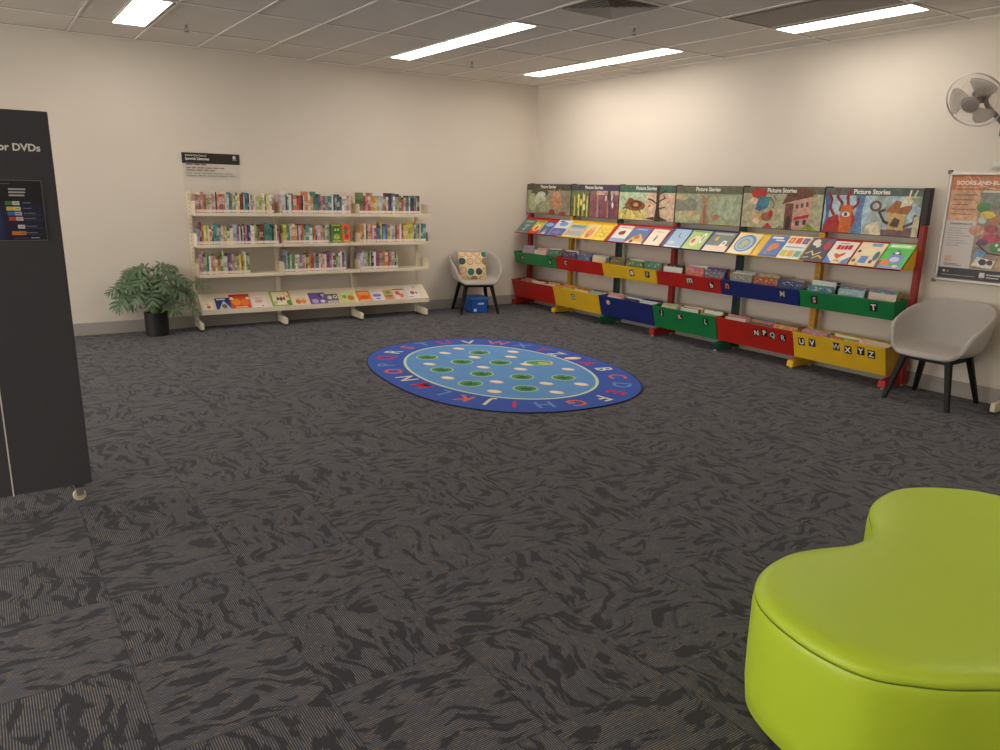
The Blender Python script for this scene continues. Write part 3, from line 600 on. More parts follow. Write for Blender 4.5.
# sloping display trays
TC = ['red', 'yellow', 'red', 'navy', 'yellow', 'red']; TRA, TRB = Vector((-.372, 0, 1.022)), Vector((-.155, 0, 1.228))
tdir = (TRB - TRA).normalized(); tn = Vector((-tdir.z, 0, tdir.x))
for i in range(6):
    ya, yb = BY[i] - .018 + (.045 if i == 0 else 0), BY[i + 1] - .010; b = MB(); m = POWD[TC[i]]
    if TC[i] == 'navy': m = powder_mat('blue_tray_coat', (52, 66, 116))
    A_, B_ = TRA, TRB; lo = -tn * .004
    b.hexa([A_ + lo + Vector((0, yb, 0)), B_ + lo + Vector((0, yb, 0)), B_ + lo + Vector((0, ya, 0)), A_ + lo + Vector((0, ya, 0)), A_ + Vector((0, yb, 0)), B_ + Vector((0, yb, 0)), B_ + Vector((0, ya, 0)), A_ + Vector((0, ya, 0))], m)
    c1 = A_ + tn * .014
    b.hexa([A_ - tdir * .004 + lo + Vector((0, yb, 0)), A_ + lo + Vector((0, yb, 0)), A_ + lo + Vector((0, ya, 0)), A_ - tdir * .004 + lo + Vector((0, ya, 0)), c1 - tdir * .004 + Vector((0, yb, 0)), c1 + Vector((0, yb, 0)), c1 + Vector((0, ya, 0)), c1 - tdir * .004 + Vector((0, ya, 0))], m)
    b.box((-.165, yb, 1.222), (-.150, ya, 1.236), m)
    b.v = [v - ST for v in b.v]; tr = b.build('display_tray', stand, bevel=.0012)
    em = POWD['yellow'] if i == 5 else m
    for ye in (ya - .003, yb):
        e = MB().prism([(-.366, ye, 1.02), (-.155, ye, 1.22), (-.155, ye, 1.05), (-.2, ye, 1.02)], (0, .003, 0), em)
        e.v = [v - ST for v in e.v]; e.build('end_bracket', tr)
# browser bins
def bin_(i, ya, yb, ft, fb, bt, bb, col, letters):
    # ft/fb = front top / front bottom (x,z); bt/bb = back top / back bottom
    m = POWD[col]; t = .006; b = MB(); Y = lambda p, y: Vector((p[0], y, p[1]))
    def sheet(p, q, n): b.hexa([Y(p, yb), Y(q, yb), Y(q, ya), Y(p, ya), Y((p[0] + n[0], p[1] + n[1]), yb), Y((q[0] + n[0], q[1] + n[1]), yb), Y((q[0] + n[0], q[1] + n[1]), ya), Y((p[0] + n[0], p[1] + n[1]), ya)], m)
    sheet(fb, ft, (t, 0)); sheet(bb, bt, (-t, 0)); sheet(fb, bb, (0, t))
    sheet((ft[0] - .004, ft[1] - .012), (ft[0] - .004, ft[1]), (.010, 0))   # rolled front rim
    for ye in (ya - t, yb): b.prism([Y(fb, ye), Y(ft, ye), Y((bt[0], bt[1]), ye), Y(bb, ye)], (0, t, 0), m)
    b.v = [v - ST for v in b.v]; o = b.build('browser_bin', stand, bevel=.0015)
    nrm = Vector((-(ft[1] - fb[1]), 0, ft[0] - fb[0])).normalized(); up = Vector((ft[0] - fb[0], 0, ft[1] - fb[1])); L = up.length; up.normalize()
    for (fr, hf, ch, kind, rot) in letters:
        c = Y(fb, ya + (yb - ya) * fr) + up * L * hf; s = .034; xu = Vector((0, -1, 0)); nn = xu.cross(up).normalized()
        ca, sa = math.cos(rot), math.sin(rot); xr, yr = xu * ca + up * sa, up * ca - xu * sa
        q = MB(); bgc = (28, 22, 22) if kind != 'round' else (240, 222, 190); fgc = dict(w=(244, 240, 230), p=(236, 190, 186), o=(226, 130, 80), g=(196, 204, 190), round=(206, 120, 50))[kind]
        if kind == 'round':
            q.prism([c + nn * .0008 + (xr * math.cos(k * PI / 10) + yr * math.sin(k * PI / 10)) * .030 for k in range(20)], nn * .0012, cm(bgc, .5))
        else: q.prism([c + nn * .0008 - xr * s - yr * s * 1.1, c + nn * .0008 + xr * s - yr * s * 1.1, c + nn * .0008 + xr * s + yr * s * 1.1, c + nn * .0008 - xr * s + yr * s * 1.1], nn * .0012, cm(bgc, .5))
        vs, fs, w = text_mesh(ch, .03); hgt = max(v.y for v in vs); zs = .052 / hgt if hgt else .05
        cy = (max(v.y for v in vs) + min(v.y for v in vs)) / 2
        q.add([c + nn * .0026 + xr * (v.x - w / 2) * zs + yr * (v.y - cy) * zs for v in vs], fs, cm(fgc, .5))
        q.v = [v - ST for v in q.v]; lo = q.build('letter_tile', o); lo['label'] = ('round cream' if kind == 'round' else 'black') + ' tile with the letter ' + ch
    return o
MC = ['green', 'red', 'yellow', 'red', 'navy', 'green']; LC = ['red', 'yellow', 'navy', 'green', 'red', 'yellow']
ML = [[(.2, .55, 'A', 'g', .25), (.86, .5, 'b', 'p', .1)], [(.22, .62, 'C', 'w', -.1)], [(.56, .56, 'e', 'w', .3), (.84, .6, 'F', 'g', 0)], [(.53, .6, 'm', 'g', .15), (.86, .5, 'h', 'w', .25)], [(.08, .6, 'n', 'o', .1), (.8, .6, 'M', 'g', 0)], [(.17, .52, 'S', 'p', 0), (.80, .58, 'T', 'w', .05)]]
LL = [[], [(.45, .66, 'G', 'w', .05)], [(.18, .72, 'i', 'round', 0)], [(.15, .72, 'J', 'w', -.1), (.45, .7, 'K', 'p', .15), (.85, .7, 'L', 'w', -.1)], [(.55, .66, 'N', 'w', .05), (.655, .72, 'P', 'w', .05), (.755, .68, 'Q', 'g', .05), (.885, .66, 'R', 'g', 0)],
      [(.10, .66, 'U', 'w', .05), (.225, .69, 'V', 'w', 0), (.495, .73, 'W', 'g', 0), (.62, .69, 'X', 'w', 0), (.755, .74, 'Y', 'w', 0), (.86, .69, 'Z', 'w', 0)]]
BINN = {}
MN = ['upper green bin by the room corner', 'upper red bin marked C', 'upper yellow bin', 'upper red bin marked h', 'upper navy bin', 'upper green bin marked S and T']
LN = ['lower red bin by the room corner', 'lower yellow bin marked G', 'lower navy bin', 'lower green bin', 'lower red bin marked P', 'lower yellow bin marked U to Z']
for i in range(6):
    ya, yb = BY[i] - .003 + (.03 if i == 0 else 0), BY[i + 1] + .003
    bin_(i, ya, yb, (-.380, .758), (-.334, .598), (-.162, .770), (-.162, .598), MC[i], ML[i])['label'] = MN[i]
    bin_(i, ya, yb, (-.408, .366), (-.336, .116), (-.162, .382), (-.162, .116), LC[i], LL[i])['label'] = LN[i]
# picture books standing in the bins, covers to the room, three stacks to a bin
PB = {}
def pb_mesh(w, h, th):
    if (w, h, th) not in PB:
        b = MB(); b.box((-w / 2, 0, 0), (w / 2, .002, h), PCOVER); b.box((-w / 2, th - .002, 0), (w / 2, th, h), PCOVER); b.box((-w / 2, .002, 0), (-w / 2 + .003, th - .002, h), PCOVER)
        b.box((-w / 2 + .003, .002, .003), (w / 2 - .004, th - .002, h - .003), PAGES); PB[(w, h, th)] = b.mesh('picture_book')
    return PB[(w, h, th)]
BINC = {('m', 0): ['tn lb gy', 'cr pe ro', 'gr wh lg'], ('m', 1): ['nv wh bk', 'bl sl pk', 'cr lb bk', ], ('m', 2): ['br cr dr', 'gr te wh', 'te og gy'], ('m', 3): ['wh bk cr', 'og cr wh', 'sl nv ro'], ('m', 4): ['gy cr lb', 'rd lg cr', 'nv wh mv'], ('m', 5): ['bl wh bk', 'lb sl pk', 'cr bl ye'],
        ('l', 0): ['pk wh tn', 'wh cr dr', 'wh ye dr'], ('l', 1): ['ye og go', 'cr ol bk', 'lb wh sl'], ('l', 2): ['wh pk cr', 'nv wh bl', 'wh gy li'], ('l', 3): ['cr lg wh', 'wh ro cr', 'lg wh ye'], ('l', 4): ['wh pk cr', 'gr og te', 'ye br rd'], ('l', 5): ['pk lb te', 'og wh lg', 'cr wh te']}
for (lvl, i), st in BINC.items():
    ya = BY[i] - .02; span = BY[i] - BY[i + 1] - .04
    zb = .605 if lvl == 'm' else .123
    for k in range(3):
        cs = st[k].split()
        cy = ya - span * (k + .5) / 3 + R.uniform(-.012, .012)
        for j in range(3):
            w = R.choice((.245, .26, .275)); h = R.choice((.20, .215, .23)) if lvl == 'm' else R.choice((.238, .246, .256))
            if j: h += .012
            tilt = math.radians(14 if lvl == 'm' else 11)
            th = .009; px = -.318 + j * .034 + .006
            if lvl == 'm': px += .012
            o = bpy.data.objects.new('picture_book', pb_mesh(w, h, th)); COL.objects.link(o)
            o.matrix_world = Matrix.Translation((px, cy + R.uniform(-.004, .004), zb + .003)) @ Matrix.Rotation(-PI / 2, 4, 'Z') @ Matrix.Rotation(-tilt * .5, 4, 'X') @ Matrix.Rotation(R.uniform(-.03, .03), 4, 'Y')
            g_ = sum(PAL[cs[j]][1]) / 3; o.color = lin([min(255, max(0, v * .78 + (g_ * .6 + 74) * .22 + R.randint(-10, 10))) for v in PAL[cs[j]][1]])
            nm = (MN if lvl == 'm' else LN)[i]
            tag(o, '%s picture book, %s of %s stack, %s' % (PAL[cs[j]][0], ('front', 'middle', 'back')[j], ('left', 'middle', 'right')[k], nm), 'book', 'picture books in the ' + nm)
# picture books lying on the display trays
DT = [
 (-.07, -.34, .25, (92, 122, 116), [('e', .55, .55, .2, .1, (150, 180, 170)), ('p', [(.4, .2), (.6, .45), (.55, .2)], W), ('r', .2, .8, .8, .9, (160, 190, 180)), ('r', 0, 0, 1, .1, (126, 140, 140))], 'grey-teal book'),
 (-.36, -.57, .25, (214, 190, 96), [('r', 0, 0, 1, .3, (200, 60, 44)), ('e', .5, .45, .3, .28, (240, 214, 120)), ('e', .5, .4, .13, .18, (196, 70, 44)), ('r', .1, .86, .9, .96, (140, 130, 70))], 'yellow book with red base and creature'),
 (-.58, -.79, .23, (52, 104, 170), [('e', .5, .8, .4, .14, (130, 180, 226)), ('p', [(.3, .05), (.5, .5), (.7, .05)], (236, 228, 216)), ('e', .5, .3, .1, .14, (214, 140, 120)), ('p', [(0, 0), (.2, .2), (.3, 0)], (80, 150, 190))], 'blue book with a white pointed figure'),
 (-.80, -1.095, .285, (226, 150, 150), [('r', .06, 0, 1, .48, (96, 104, 170)), ('r', .06, .48, 1, 1, (214, 226, 238)), ('e', .55, .75, .3, .14, (110, 156, 206)), ('r', .2, .86, .5, .95, (70, 110, 170)), ('e', .5, .22, .3, .1, (130, 130, 190))], 'wide blue and white book'),
 (-1.10, -1.475, .25, (238, 206, 96), [('r', .08, .14, .92, .9, (166, 186, 190)), ('r', .12, .7, .85, .84, (120, 150, 164)), ('r', .12, .48, .9, .58, (206, 200, 176)), ('e', .4, .32, .3, .12, (190, 176, 166)), ('r', .1, .03, .9, .09, (240, 230, 190))], 'wide yellow-edged book with grey-blue picture'),
 (-1.48, -1.70, .25, (240, 214, 150), [('e', .45, .4, .3, .34, (232, 160, 110)), ('e', .5, .72, .14, .12, (240, 190, 150)), ('e', .4, .2, .1, .14, (220, 120, 84)), ('r', .75, 0, 1, 1, (244, 216, 120))], 'cream-yellow book with a peach figure'),
 (-1.71, -1.925, .25, (244, 214, 92), [('l', [(.1, .2), (.4, .3), (.6, .2), (.9, .3)], .008, (190, 160, 60)), ('l', [(.1, .45), (.4, .52), (.6, .42), (.9, .55)], .008, (190, 160, 60)), ('l', [(.1, .7), (.4, .76), (.6, .66), (.9, .8)], .008, (196, 166, 60)), ('e', .3, .6, .06, .04, (180, 150, 60)), ('e', .7, .35, .06, .04, (180, 150, 60))], 'plain yellow book with faint squiggles'),
 (-2.0, -2.255, .265, (238, 232, 222), [('r', 0, 0, 1, .22, (150, 174, 214)), ('e', .5, .55, .22, .13, (130, 70, 50)), ('e', .6, .62, .08, .1, (110, 56, 40)), ('r', .2, .84, .9, .92, (236, 150, 130))], 'white book with a small brown animal'),
 (-2.27, -2.56, .25, (96, 122, 172), [('p', [(.05, 0), (.3, .4), (.6, .62), (.95, .25), (.95, 0)], (228, 186, 110)), ('e', .5, .4, .16, .14, (196, 120, 50)), ('p', [(0, 0), (.2, .16), (1, .1), (1, 0)], (238, 222, 190)), ('e', .35, .12, .1, .1, (110, 74, 60)), ('r', .2, .84, .8, .92, (160, 180, 214))], 'blue book with an orange hill scene'),
 (-2.59, -2.835, .25, (240, 228, 206), [('e', .5, .4, .07, .16, (110, 130, 160)), ('e', .5, .58, .05, .06, (206, 100, 80)), ('r', .25, .8, .75, .87, (220, 190, 160))], 'cream book with one small standing figure'),
 (-2.91, -3.15, .275, (158, 186, 220), [('e', .55, .68, .12, .14, (96, 120, 150)), ('e', .6, .7, .1, .12, (170, 196, 226)), ('e', .3, .25, .2, .1, (200, 214, 230)), ('r', 0, 0, 1, .08, (216, 222, 226))], 'pale blue book with a crescent moon'),
 (-3.17, -3.425, .275, (178, 206, 116), [('e', .45, .45, .25, .28, (232, 222, 180)), ('e', .35, .45, .09, .12, (206, 84, 60)), ('e', .78, .62, .1, .28, (238, 240, 232)), ('e', .78, .6, .05, .16, (150, 160, 110)), ('r', .1, .9, .9, .97, (120, 160, 90))], 'light green book with a white loop'),
 (-3.46, -3.755, .275, (116, 126, 122), [('r', 0, 0, 1, .3, (238, 214, 190)), ('l', [(.62, .3), (.68, .55), (.8, .52), (.8, .3)], .02, W), ('e', .72, .33, .14, .06, W), ('e', .3, .65, .07, .12, (220, 170, 90)), ('r', .1, .86, .9, .93, (190, 190, 176))], 'grey-green book with a white swan'),
 (-3.785, -4.065, .285, (238, 226, 190), [('e', .5, .52, .42, .42, (110, 140, 190)), ('e', .48, .5, .34, .34, (170, 196, 210)), ('e', .46, .48, .25, .26, (130, 170, 200)), ('e', .5, .55, .14, .1, (220, 190, 110)), ('e', .42, .38, .12, .08, (170, 200, 150))], 'cream book with round blue globe'),
 (-4.16, -4.37, .285, (86, 126, 186), [('e', .55, .5, .24, .15, (226, 130, 84)), ('e', .42, .36, .14, .12, (230, 140, 96)), ('l', [(.4, .36), (.3, .2), (.36, .1)], .012, (226, 130, 84)), ('r', .15, .84, .75, .93, (236, 236, 236)), ('r', .4, .74, .9, .8, (226, 230, 236)), ('r', 0, 0, 1, .1, (70, 96, 150))], 'blue book with an orange octopus'),
 (-4.375, -4.615, .29, (240, 238, 228), [('r', .06, .68, .33, .94, (230, 130, 60)), ('r', .38, .68, .64, .94, (220, 92, 76)), ('r', .69, .68, .95, .94, (110, 100, 170)), ('r', .06, .1, .33, .36, (214, 206, 80)), ('r', .38, .1, .64, .36, (236, 180, 96)), ('r', .69, .1, .95, .36, (120, 186, 170)), ('r', .1, .48, .9, .53, (140, 180, 190)), ('e', .2, .8, .06, .06, (244, 190, 120)), ('e', .82, .8, .06, .06, (200, 120, 110))], 'white book with six coloured squares'),
 (-4.63, -4.86, .29, (92, 92, 104), [('e', .25, .8, .16, .14, (238, 228, 210)), ('e', .4, .68, .1, .1, (230, 222, 206)), ('l', [(.1, .3), (.3, .42), (.45, .25), (.7, .4)], .014, (226, 214, 150)), ('l', [(.5, .12), (.7, .25), (.9, .15)], .014, (230, 200, 90)), ('e', .82, .72, .15, .22, (190, 84, 80)), ('e', .9, .9, .2, .08, (120, 110, 150)), ('l', [(.1, .12), (.3, .16)], .012, (214, 214, 190))], 'dark grey book with white and yellow squiggles'),
 (-4.865, -5.095, .27, (240, 234, 222), [('p', [(0, 0), (0, .35), (.4, 0)], (104, 150, 206)), ('p', [(1, 0), (1, .35), (.6, 0)], (104, 150, 206)), ('p', [(.5, .2), (.3, .36), (.32, .46), (.5, .4), (.7, .52), (.72, .42)], (230, 110, 60)), ('e', .55, .1, .22, .12, (240, 222, 180)), ('l', [(.45, .1), (.55, .14), (.65, .1)], .008, (80, 70, 60)), ('r', .22, .62, .36, .82, (206, 60, 56)), ('r', .39, .62, .5, .8, (206, 60, 56)), ('r', .53, .63, .66, .82, (206, 60, 56)), ('r', .69, .64, .84, .84, (206, 60, 56)), ('r', .25, .87, .65, .91, (120, 150, 200))], 'white book with red title and orange shape'),
 (-5.115, -5.35, .28, (238, 222, 180), [('r', .3, .12, .6, .42, (110, 150, 206)), ('e', .5, .62, .26, .16, (240, 230, 190)), ('e', .86, .45, .1, .2, (90, 110, 120)), ('r', .45, .84, .85, .97, (130, 160, 200)), ('e', .12, .6, .06, .06, (80, 80, 90)), ('e', .12, .2, .07, .07, (150, 110, 70)), ('e', .78, .2, .07, .08, (110, 90, 110)), ('e', .3, .04, .08, .04, (214, 180, 80))], 'cream collage book with blue square'),
 (-5.36, -5.59, .29, (84, 196, 84), [('r', 0, .8, 1, 1, (120, 220, 110)), ('r', .1, .84, .85, .94, (226, 244, 214)), ('p', [(.3, .55), (.5, .76), (.72, .55)], (84, 88, 110)), ('e', .5, .62, .08, .05, W), ('r', .3, .2, .84, .55, (110, 150, 206)), ('e', .55, .36, .18, .1, (206, 206, 226)), ('e', .25, .18, .2, .16, (232, 140, 60)), ('r', .1, 0, 1, .12, (120, 170, 210)), ('e', .72, .1, .1, .06, (236, 200, 150)), ('p', [(0, 0), (0, .25), (.12, .3), (.1, 0)], (120, 100, 80))], 'bright green book with blue and orange picture'),
]
tal = math.atan2(tdir.x, tdir.z)
for k, (y0, y1, h, base, sh_, lb) in enumerate(DT):
    p = TRA + Vector((0, y0 - .012, 0)) + tdir * .001 + tn * .0102
    cover_book('picture_book', y0 - y1 - .003, h, .0085, base, sh_, Matrix.Translation(p) @ Matrix.Rotation(-PI / 2, 4, 'Z') @ Matrix.Rotation(-tal, 4, 'X'), lb + ' on the sloping display tray', 'face-out picture books on the sloping trays')

# ------------------------------------------------------------------ tub chairs
def tub_chair(loc, rz, label):
    t = empty('tub_chair', loc, (0, 0, rz), label, 'chair', 'grey tub chairs with black legs')
    vs = []; fs = []; N = 48
    def hgt(d):
        if d < 38: return .812
        if d < 120: return .812 - (d - 38) / 82 * .197
        if d < 146:
            u = (d - 120) / 26; u = u * u * (3 - 2 * u); return .615 - u * .175
        return .44
    def se(a, w, f, b, n=2.7):
        c, s = math.cos(a), math.sin(a); dd = b if s > 0 else f
        r = (abs(c / w) ** n + abs(s / dd) ** n) ** (-1 / n); return r * c, r * s
    def frontness(d): return max(0, min(1, (d - 118) / 26))
    rings = [lambda a, d: (0, 0, .425), lambda a, d: (*se(a, .10, .11, .10), .425), lambda a, d: (*se(a, .19, .21, .18), .431),
             lambda a, d: (*se(a, .235, .255, .215), .438 - .002 * frontness(d)),
             lambda a, d: (*se(a, .272, .28, .245), .455 * (1 - frontness(d)) + .428 * frontness(d)),
             lambda a, d: (*se(a, .292, .292, .262), (.44 + (hgt(d) - .44) * .35) * (1 - frontness(d)) + .418 * frontness(d)),
             lambda a, d: (*se(a, .306, .298, .285), (.44 + (hgt(d) - .44) * .7) * (1 - frontness(d)) + .406 * frontness(d)),
             lambda a, d: (*se(a, .316, .302, .305), hgt(d) * (1 - frontness(d)) + .394 * frontness(d))]
    for ri, rf in enumerate(rings):
        if ri == 0: vs.append(rf(0, 0)); continue
        for j in range(N):
            a = 2 * PI * j / N; d = abs((math.degrees(a) - 90 + 180) % 360 - 180); vs.append(rf(a, d))
    for j in range(N): fs.append((0, 1 + j, 1 + (j + 1) % N))
    for ri in range(1, len(rings) - 1):
        for j in range(N):
            p, q = 1 + (ri - 1) * N, 1 + ri * N; fs.append((p + j, q + j, q + (j + 1) % N, p + (j + 1) % N))
    o = MB().add(vs, fs, GREYUP).build('seat_shell', t, 180)
    s = o.modifiers.new('thickness', 'SOLIDIFY'); s.thickness = .034; s.offset = -1; s.use_rim = True
    sb = o.modifiers.new('smooth', 'SUBSURF'); sb.levels = 1; sb.render_levels = 2
    f = MB(); q = .165
    for sg in (-1, 1):
        f.box((-q, sg * q - .012, .346), (q, sg * q + .012, .392), BLACKWOOD).box((sg * q - .012, -q, .346), (sg * q + .012, q, .392), BLACKWOOD)
        f.tube([(-q, -q * sg, .385), (q, q * sg, .385)], .012, BLACKWOOD, 8)
    f.build('seat_frame', t, 40)
    for sx in (-1, 1):
        for sy in (-1, 1):
            a, b = Vector((sx * .168, sy * .168, .392)), Vector((sx * .25, sy * .25, 0)); m = MB()
            ra, rb = .024, .016
            m.hexa([b + Vector((-rb, -rb, 0)), b + Vector((rb, -rb, 0)), b + Vector((rb, rb, 0)), b + Vector((-rb, rb, 0)), a + Vector((-ra, -ra, 0)), a + Vector((ra, -ra, 0)), a + Vector((ra, ra, 0)), a + Vector((-ra, ra, 0))], BLACKWOOD)
            m.build('leg', t, bevel=.004)
    return t
tub_chair((-1.235, -.40, 0), -.30, 'grey tub chair with black legs against the back wall, holding a dotted cushion')
tub_chair((-.362, -5.99, 0), -PI / 2 + .02, 'empty grey tub chair with black legs by the right wall under the poster')

# cushion with printed dots, leaning in the far chair
def cushion(w, th):
    b = MB(); N = 14; C1 = fabric_mat('cushion_cloth', (234, 216, 176), (222, 202, 160))
    def P(u, v_, sg):
        x, y = u * 2 - 1, v_ * 2 - 1; k = max(0, (1 - abs(x) ** 2.4)) * max(0, (1 - abs(y) ** 2.4)); pin = 1 - .045 * (x * x * (1 - y * y) + y * y * (1 - x * x)) * 2
        px = x * (1 - .05 * (1 - y * y)); pz = y * (1 - .05 * (1 - x * x))
        return Vector((px * w / 2, -sg * th / 2 * (k ** .5), pz * w / 2))
    for sg in (1, -1):
        vs = [P(i / N, j / N, sg) for j in range(N + 1) for i in range(N + 1)]
        fs = [((j * (N + 1) + i), (j * (N + 1) + i + 1), ((j + 1) * (N + 1) + i + 1), ((j + 1) * (N + 1) + i)) for j in range(N) for i in range(N)]
        if sg < 0: fs = [f[::-1] for f in fs]
        b.add(vs, fs, C1)
    dots = [(.12, .93, 'o'), (.38, .93, 'o'), (.66, .95, 'p'), (.94, .93, 't'), (.10, .66, 'd'), (.38, .64, 'p'), (.68, .66, 'o'), (.95, .66, 'b'), (.12, .32, 'o'), (.40, .27, 't'), (.70, .28, 'd'), (.95, .3, 'o'), (.2, .02, 'o'), (.52, .0, 'b'), (.84, .02, 'p')]
    cols = dict(t=(34, 122, 112), d=(62, 78, 84), p=(226, 184, 150), o=(228, 196, 150), b=(170, 140, 104))
    for (u, v_, c) in dots:
        for rad, col, e in ((.125, (112, 88, 66), .0015), (.112, cols[c], .0025)):
            ring = []
            cc = P(min(1, max(0, u)), min(1, max(0, v_)), 1) + Vector((0, -e, 0)); vs = [cc]
            for rr in (.5, 1):
                for k in range(18):
                    a = 2 * PI * k / 18; uu, vv = min(.995, max(.005, u + rad * rr * math.cos(a))), min(.995, max(.005, v_ + rad * rr * math.sin(a)))
                    vs.append(P(uu, vv, 1) + Vector((0, -e, 0)))
            fs = [(0, 1 + k, 1 + (k + 1) % 18) for k in range(18)] + [(1 + k, 19 + k, 19 + (k + 1) % 18, 1 + (k + 1) % 18) for k in range(18)]
            b.add(vs, fs, cm(col, .85))
    return b.build('cushion', None, 180)
cu = cushion(.385, .11)
cu.matrix_world = Matrix.Translation((-1.235, -.40, 0)) @ Matrix.Rotation(-.30, 4, 'Z') @ Matrix.Translation((-.02, .09, .598)) @ Matrix.Rotation(math.radians(-16), 4, 'X')
tag(cu, 'square cream cushion printed with teal and tan dots, on the far grey chair', 'cushion')

# blue storage box under the far chair
bx = empty('storage_box', (-1.225, -.40, 0), (0, 0, -.25), 'blue plastic storage box with a white label under the far grey chair', 'storage box')
BLUEP = cm((34, 92, 178), .35); b = MB()
b.hexa([(-.105, -.15, 0), (.105, -.15, 0), (.105, .15, 0), (-.105, .15, 0), (-.125, -.17, .19), (.125, -.17, .19), (.125, .17, .19), (-.125, .17, .19)], BLUEP)
b.build('body', bx, bevel=.008)
b = MB().box((-.135, -.18, .185), (.135, .18, .205), cm((70, 122, 196), .4)).box((-.10, -.14, .205), (.10, .14, .212), cm((78, 130, 200), .4)); b.build('lid', bx, bevel=.004)
b = MB(); b.prism([(-.025, -.1683, .115), (.06, -.1683, .115), (.06, -.1715, .14), (-.025, -.1715, .14)], (0, -.002, 0), cm((206, 220, 236), .4)); b.build('handle', bx)
b = MB(); b.prism([(-.075, -.1535, .02), (-.035, -.1535, .02), (-.035, -.1570, .06), (-.075, -.1570, .06)], (0, -.002, 0), cm((226, 234, 240), .5)); b.build('label_sticker', bx)

# ------------------------------------------------------------------ potted plant
pl = empty('potted_plant', (-5.185, -.30, 0), label='leafy green plant in a black pot beside the cream shelving', cat='plant')
POT = cm((22, 20, 20), .55)
MB().lathe([(.105, 0), (.115, .01), (.120, .2), (.122, .25), (.112, .25), (.110, .21)], POT, 36).build('pot', pl, 40)
MB().lathe([(.002, .212), (.111, .212)], cm((44, 34, 28), .95), 28, cap=False).build('soil', pl)
fo = MB(); st = MB(); STEM = cm((110, 128, 70), .5)
def leaf(base, dirn, up, L):
    d = dirn.normalized(); s = d.cross(up).normalized(); n = s.cross(d).normalized()
    def P(t, w, z=0): return base + d * (t * L) + s * (w * L) - n * (.55 * t * t * L * .5 + .5 * w * w * L) + n * z
    # central blade and finger lobes
    mid = [0, .15, .35, .55, .75, 1.0]; wid = [.03, .065, .06, .055, .045, .004]; vs = []
    for t_, w in zip(mid, wid): vs += [P(t_, -w), P(t_, 0, -.004), P(t_, w)]
    fs = []
    for k in range(5):
        a = 3 * k; fs += [(a, a + 3, a + 4, a + 1), (a + 1, a + 4, a + 5, a + 2)]
    fo.add(vs, fs, LEAF)
    for k in range(5):
        t0 = -.02 + k * .175; ln = [.44, .56, .56, .46, .32][k]; an = math.radians([118, 88, 68, 52, 38][k])
        for sg in (-1, 1):
            c0 = Vector((t0 + .03, .03 * sg)); ax = Vector((math.cos(an), math.sin(an) * sg)); pe = Vector((-ax.y, ax.x)) * .060
            q = []
            for u, wf in ((0, .8), (.45, 1.1), (.78, .75), (1, .05)):
                c = c0 + ax * (ln * u); q += [P(c.x + pe.x * wf, c.y + pe.y * wf), P(c.x - pe.x * wf, c.y - pe.y * wf)]
            fo.add(q, [(0, 1, 3, 2), (2, 3, 5, 4), (4, 5, 7, 6)], LEAF)
PR = random.Random(23)
for k in range(28):
    a = k * 2.39996 + .3; lev = k / 27
    rad = .28 - .19 * lev ** 1.3 + PR.uniform(-.04, .04); ht = .40 + .33 * (lev ** .8) + PR.uniform(-.05, .05)
    tip = Vector((math.cos(a) * rad * 1.0, math.sin(a) * rad * .62, ht))
    if tip.y > .1: tip.y = .1
    b0 = Vector((math.cos(a) * .03, math.sin(a) * .03, .215)); md = Vector((tip.x * .45, tip.y * .45, .215 + (ht - .215) * .82))
    st.tube([b0, b0.lerp(md, .5) + Vector((0, 0, .02)), md, tip], .005, STEM, 6, radii=[.007, .006, .005, .004])
    dr = Vector((math.cos(a), math.sin(a) * .6, -.75 + .75 * lev + PR.uniform(-.25, .15)))
    if dr.y > .1: dr.y = .1
    leaf(tip, dr, Vector((PR.uniform(-.3, .3), -.45, 1)).normalized(), PR.uniform(.20, .26) * (1 if abs(tip.x) < .27 else .9))
for (tx, ty, tz, dx, dz) in ((.36, -.13, .56, 1, -.1), (.30, -.1, .33, .9, -.6), (-.31, -.04, .55, -1, -.35), (-.12, -.02, .70, -1, .05), (.05, -.05, .72, .8, .15), (-.05, -.2, .45, -.3, -.8), (.1, -.2, .52, .3, -.7), (-.15, -.18, .5, -.6, -.6)):
    tip = Vector((tx, ty, tz)); st.tube([(0, 0, .215), tip * .5 + Vector((0, 0, .12)), tip], .005, STEM, 6)
    leaf(tip, Vector((dx, -.15, dz)), Vector((0, -.5, 1)).normalized(), .19)
st.build('stems', pl, 60); fo.build('foliage', pl)

# ------------------------------------------------------------------ alphabet rug
RC, RTH = Vector((-2.8717, -3.366, 0)), -1.6602
def sel(a, b, n, N=120, z=0):
    o = []
    for j in range(N):
        t = 2 * PI * j / N; c, s = math.cos(t), math.sin(t); r = (abs(c / a) ** n + abs(s / b) ** n) ** (-1 / n); o.append(Vector((r * c, r * s, z)))
    return o
rug = empty('alphabet_rug', RC, (0, 0, RTH), 'oval blue alphabet rug with lily pads on the carpet', 'rug')
t = NT('rug_pile_blue'); n_ = t.noise(t.n('ShaderNodeTexCoord').outputs['Object'], 260, 2)
t.put(t.b.inputs['Base Color'], t.mixc(n_, lin((44, 78, 168)), lin((62, 98, 190)))); t.b.inputs['Roughness'].default_value = .95; RB = t.m
t = NT('rug_pile_pond'); n_ = t.noise(t.n('ShaderNodeTexCoord').outputs['Object'], 200, 2); n2_ = t.noise(t.n('ShaderNodeTexCoord').outputs['Object'], 4, 2)
t.put(t.b.inputs['Base Color'], t.mixc(t.math('ADD', t.math('MULTIPLY', n_, .4), t.math('MULTIPLY', n2_, .6)), lin((80, 136, 200)), lin((112, 166, 220)))); t.b.inputs['Roughness'].default_value = .95; RP = t.m
b = MB(); RA, RBB, RN = 1.428, 1.078, 2.37
b.prism(sel(RA, RBB, RN, 120, .001), (0, 0, .0085), RB)
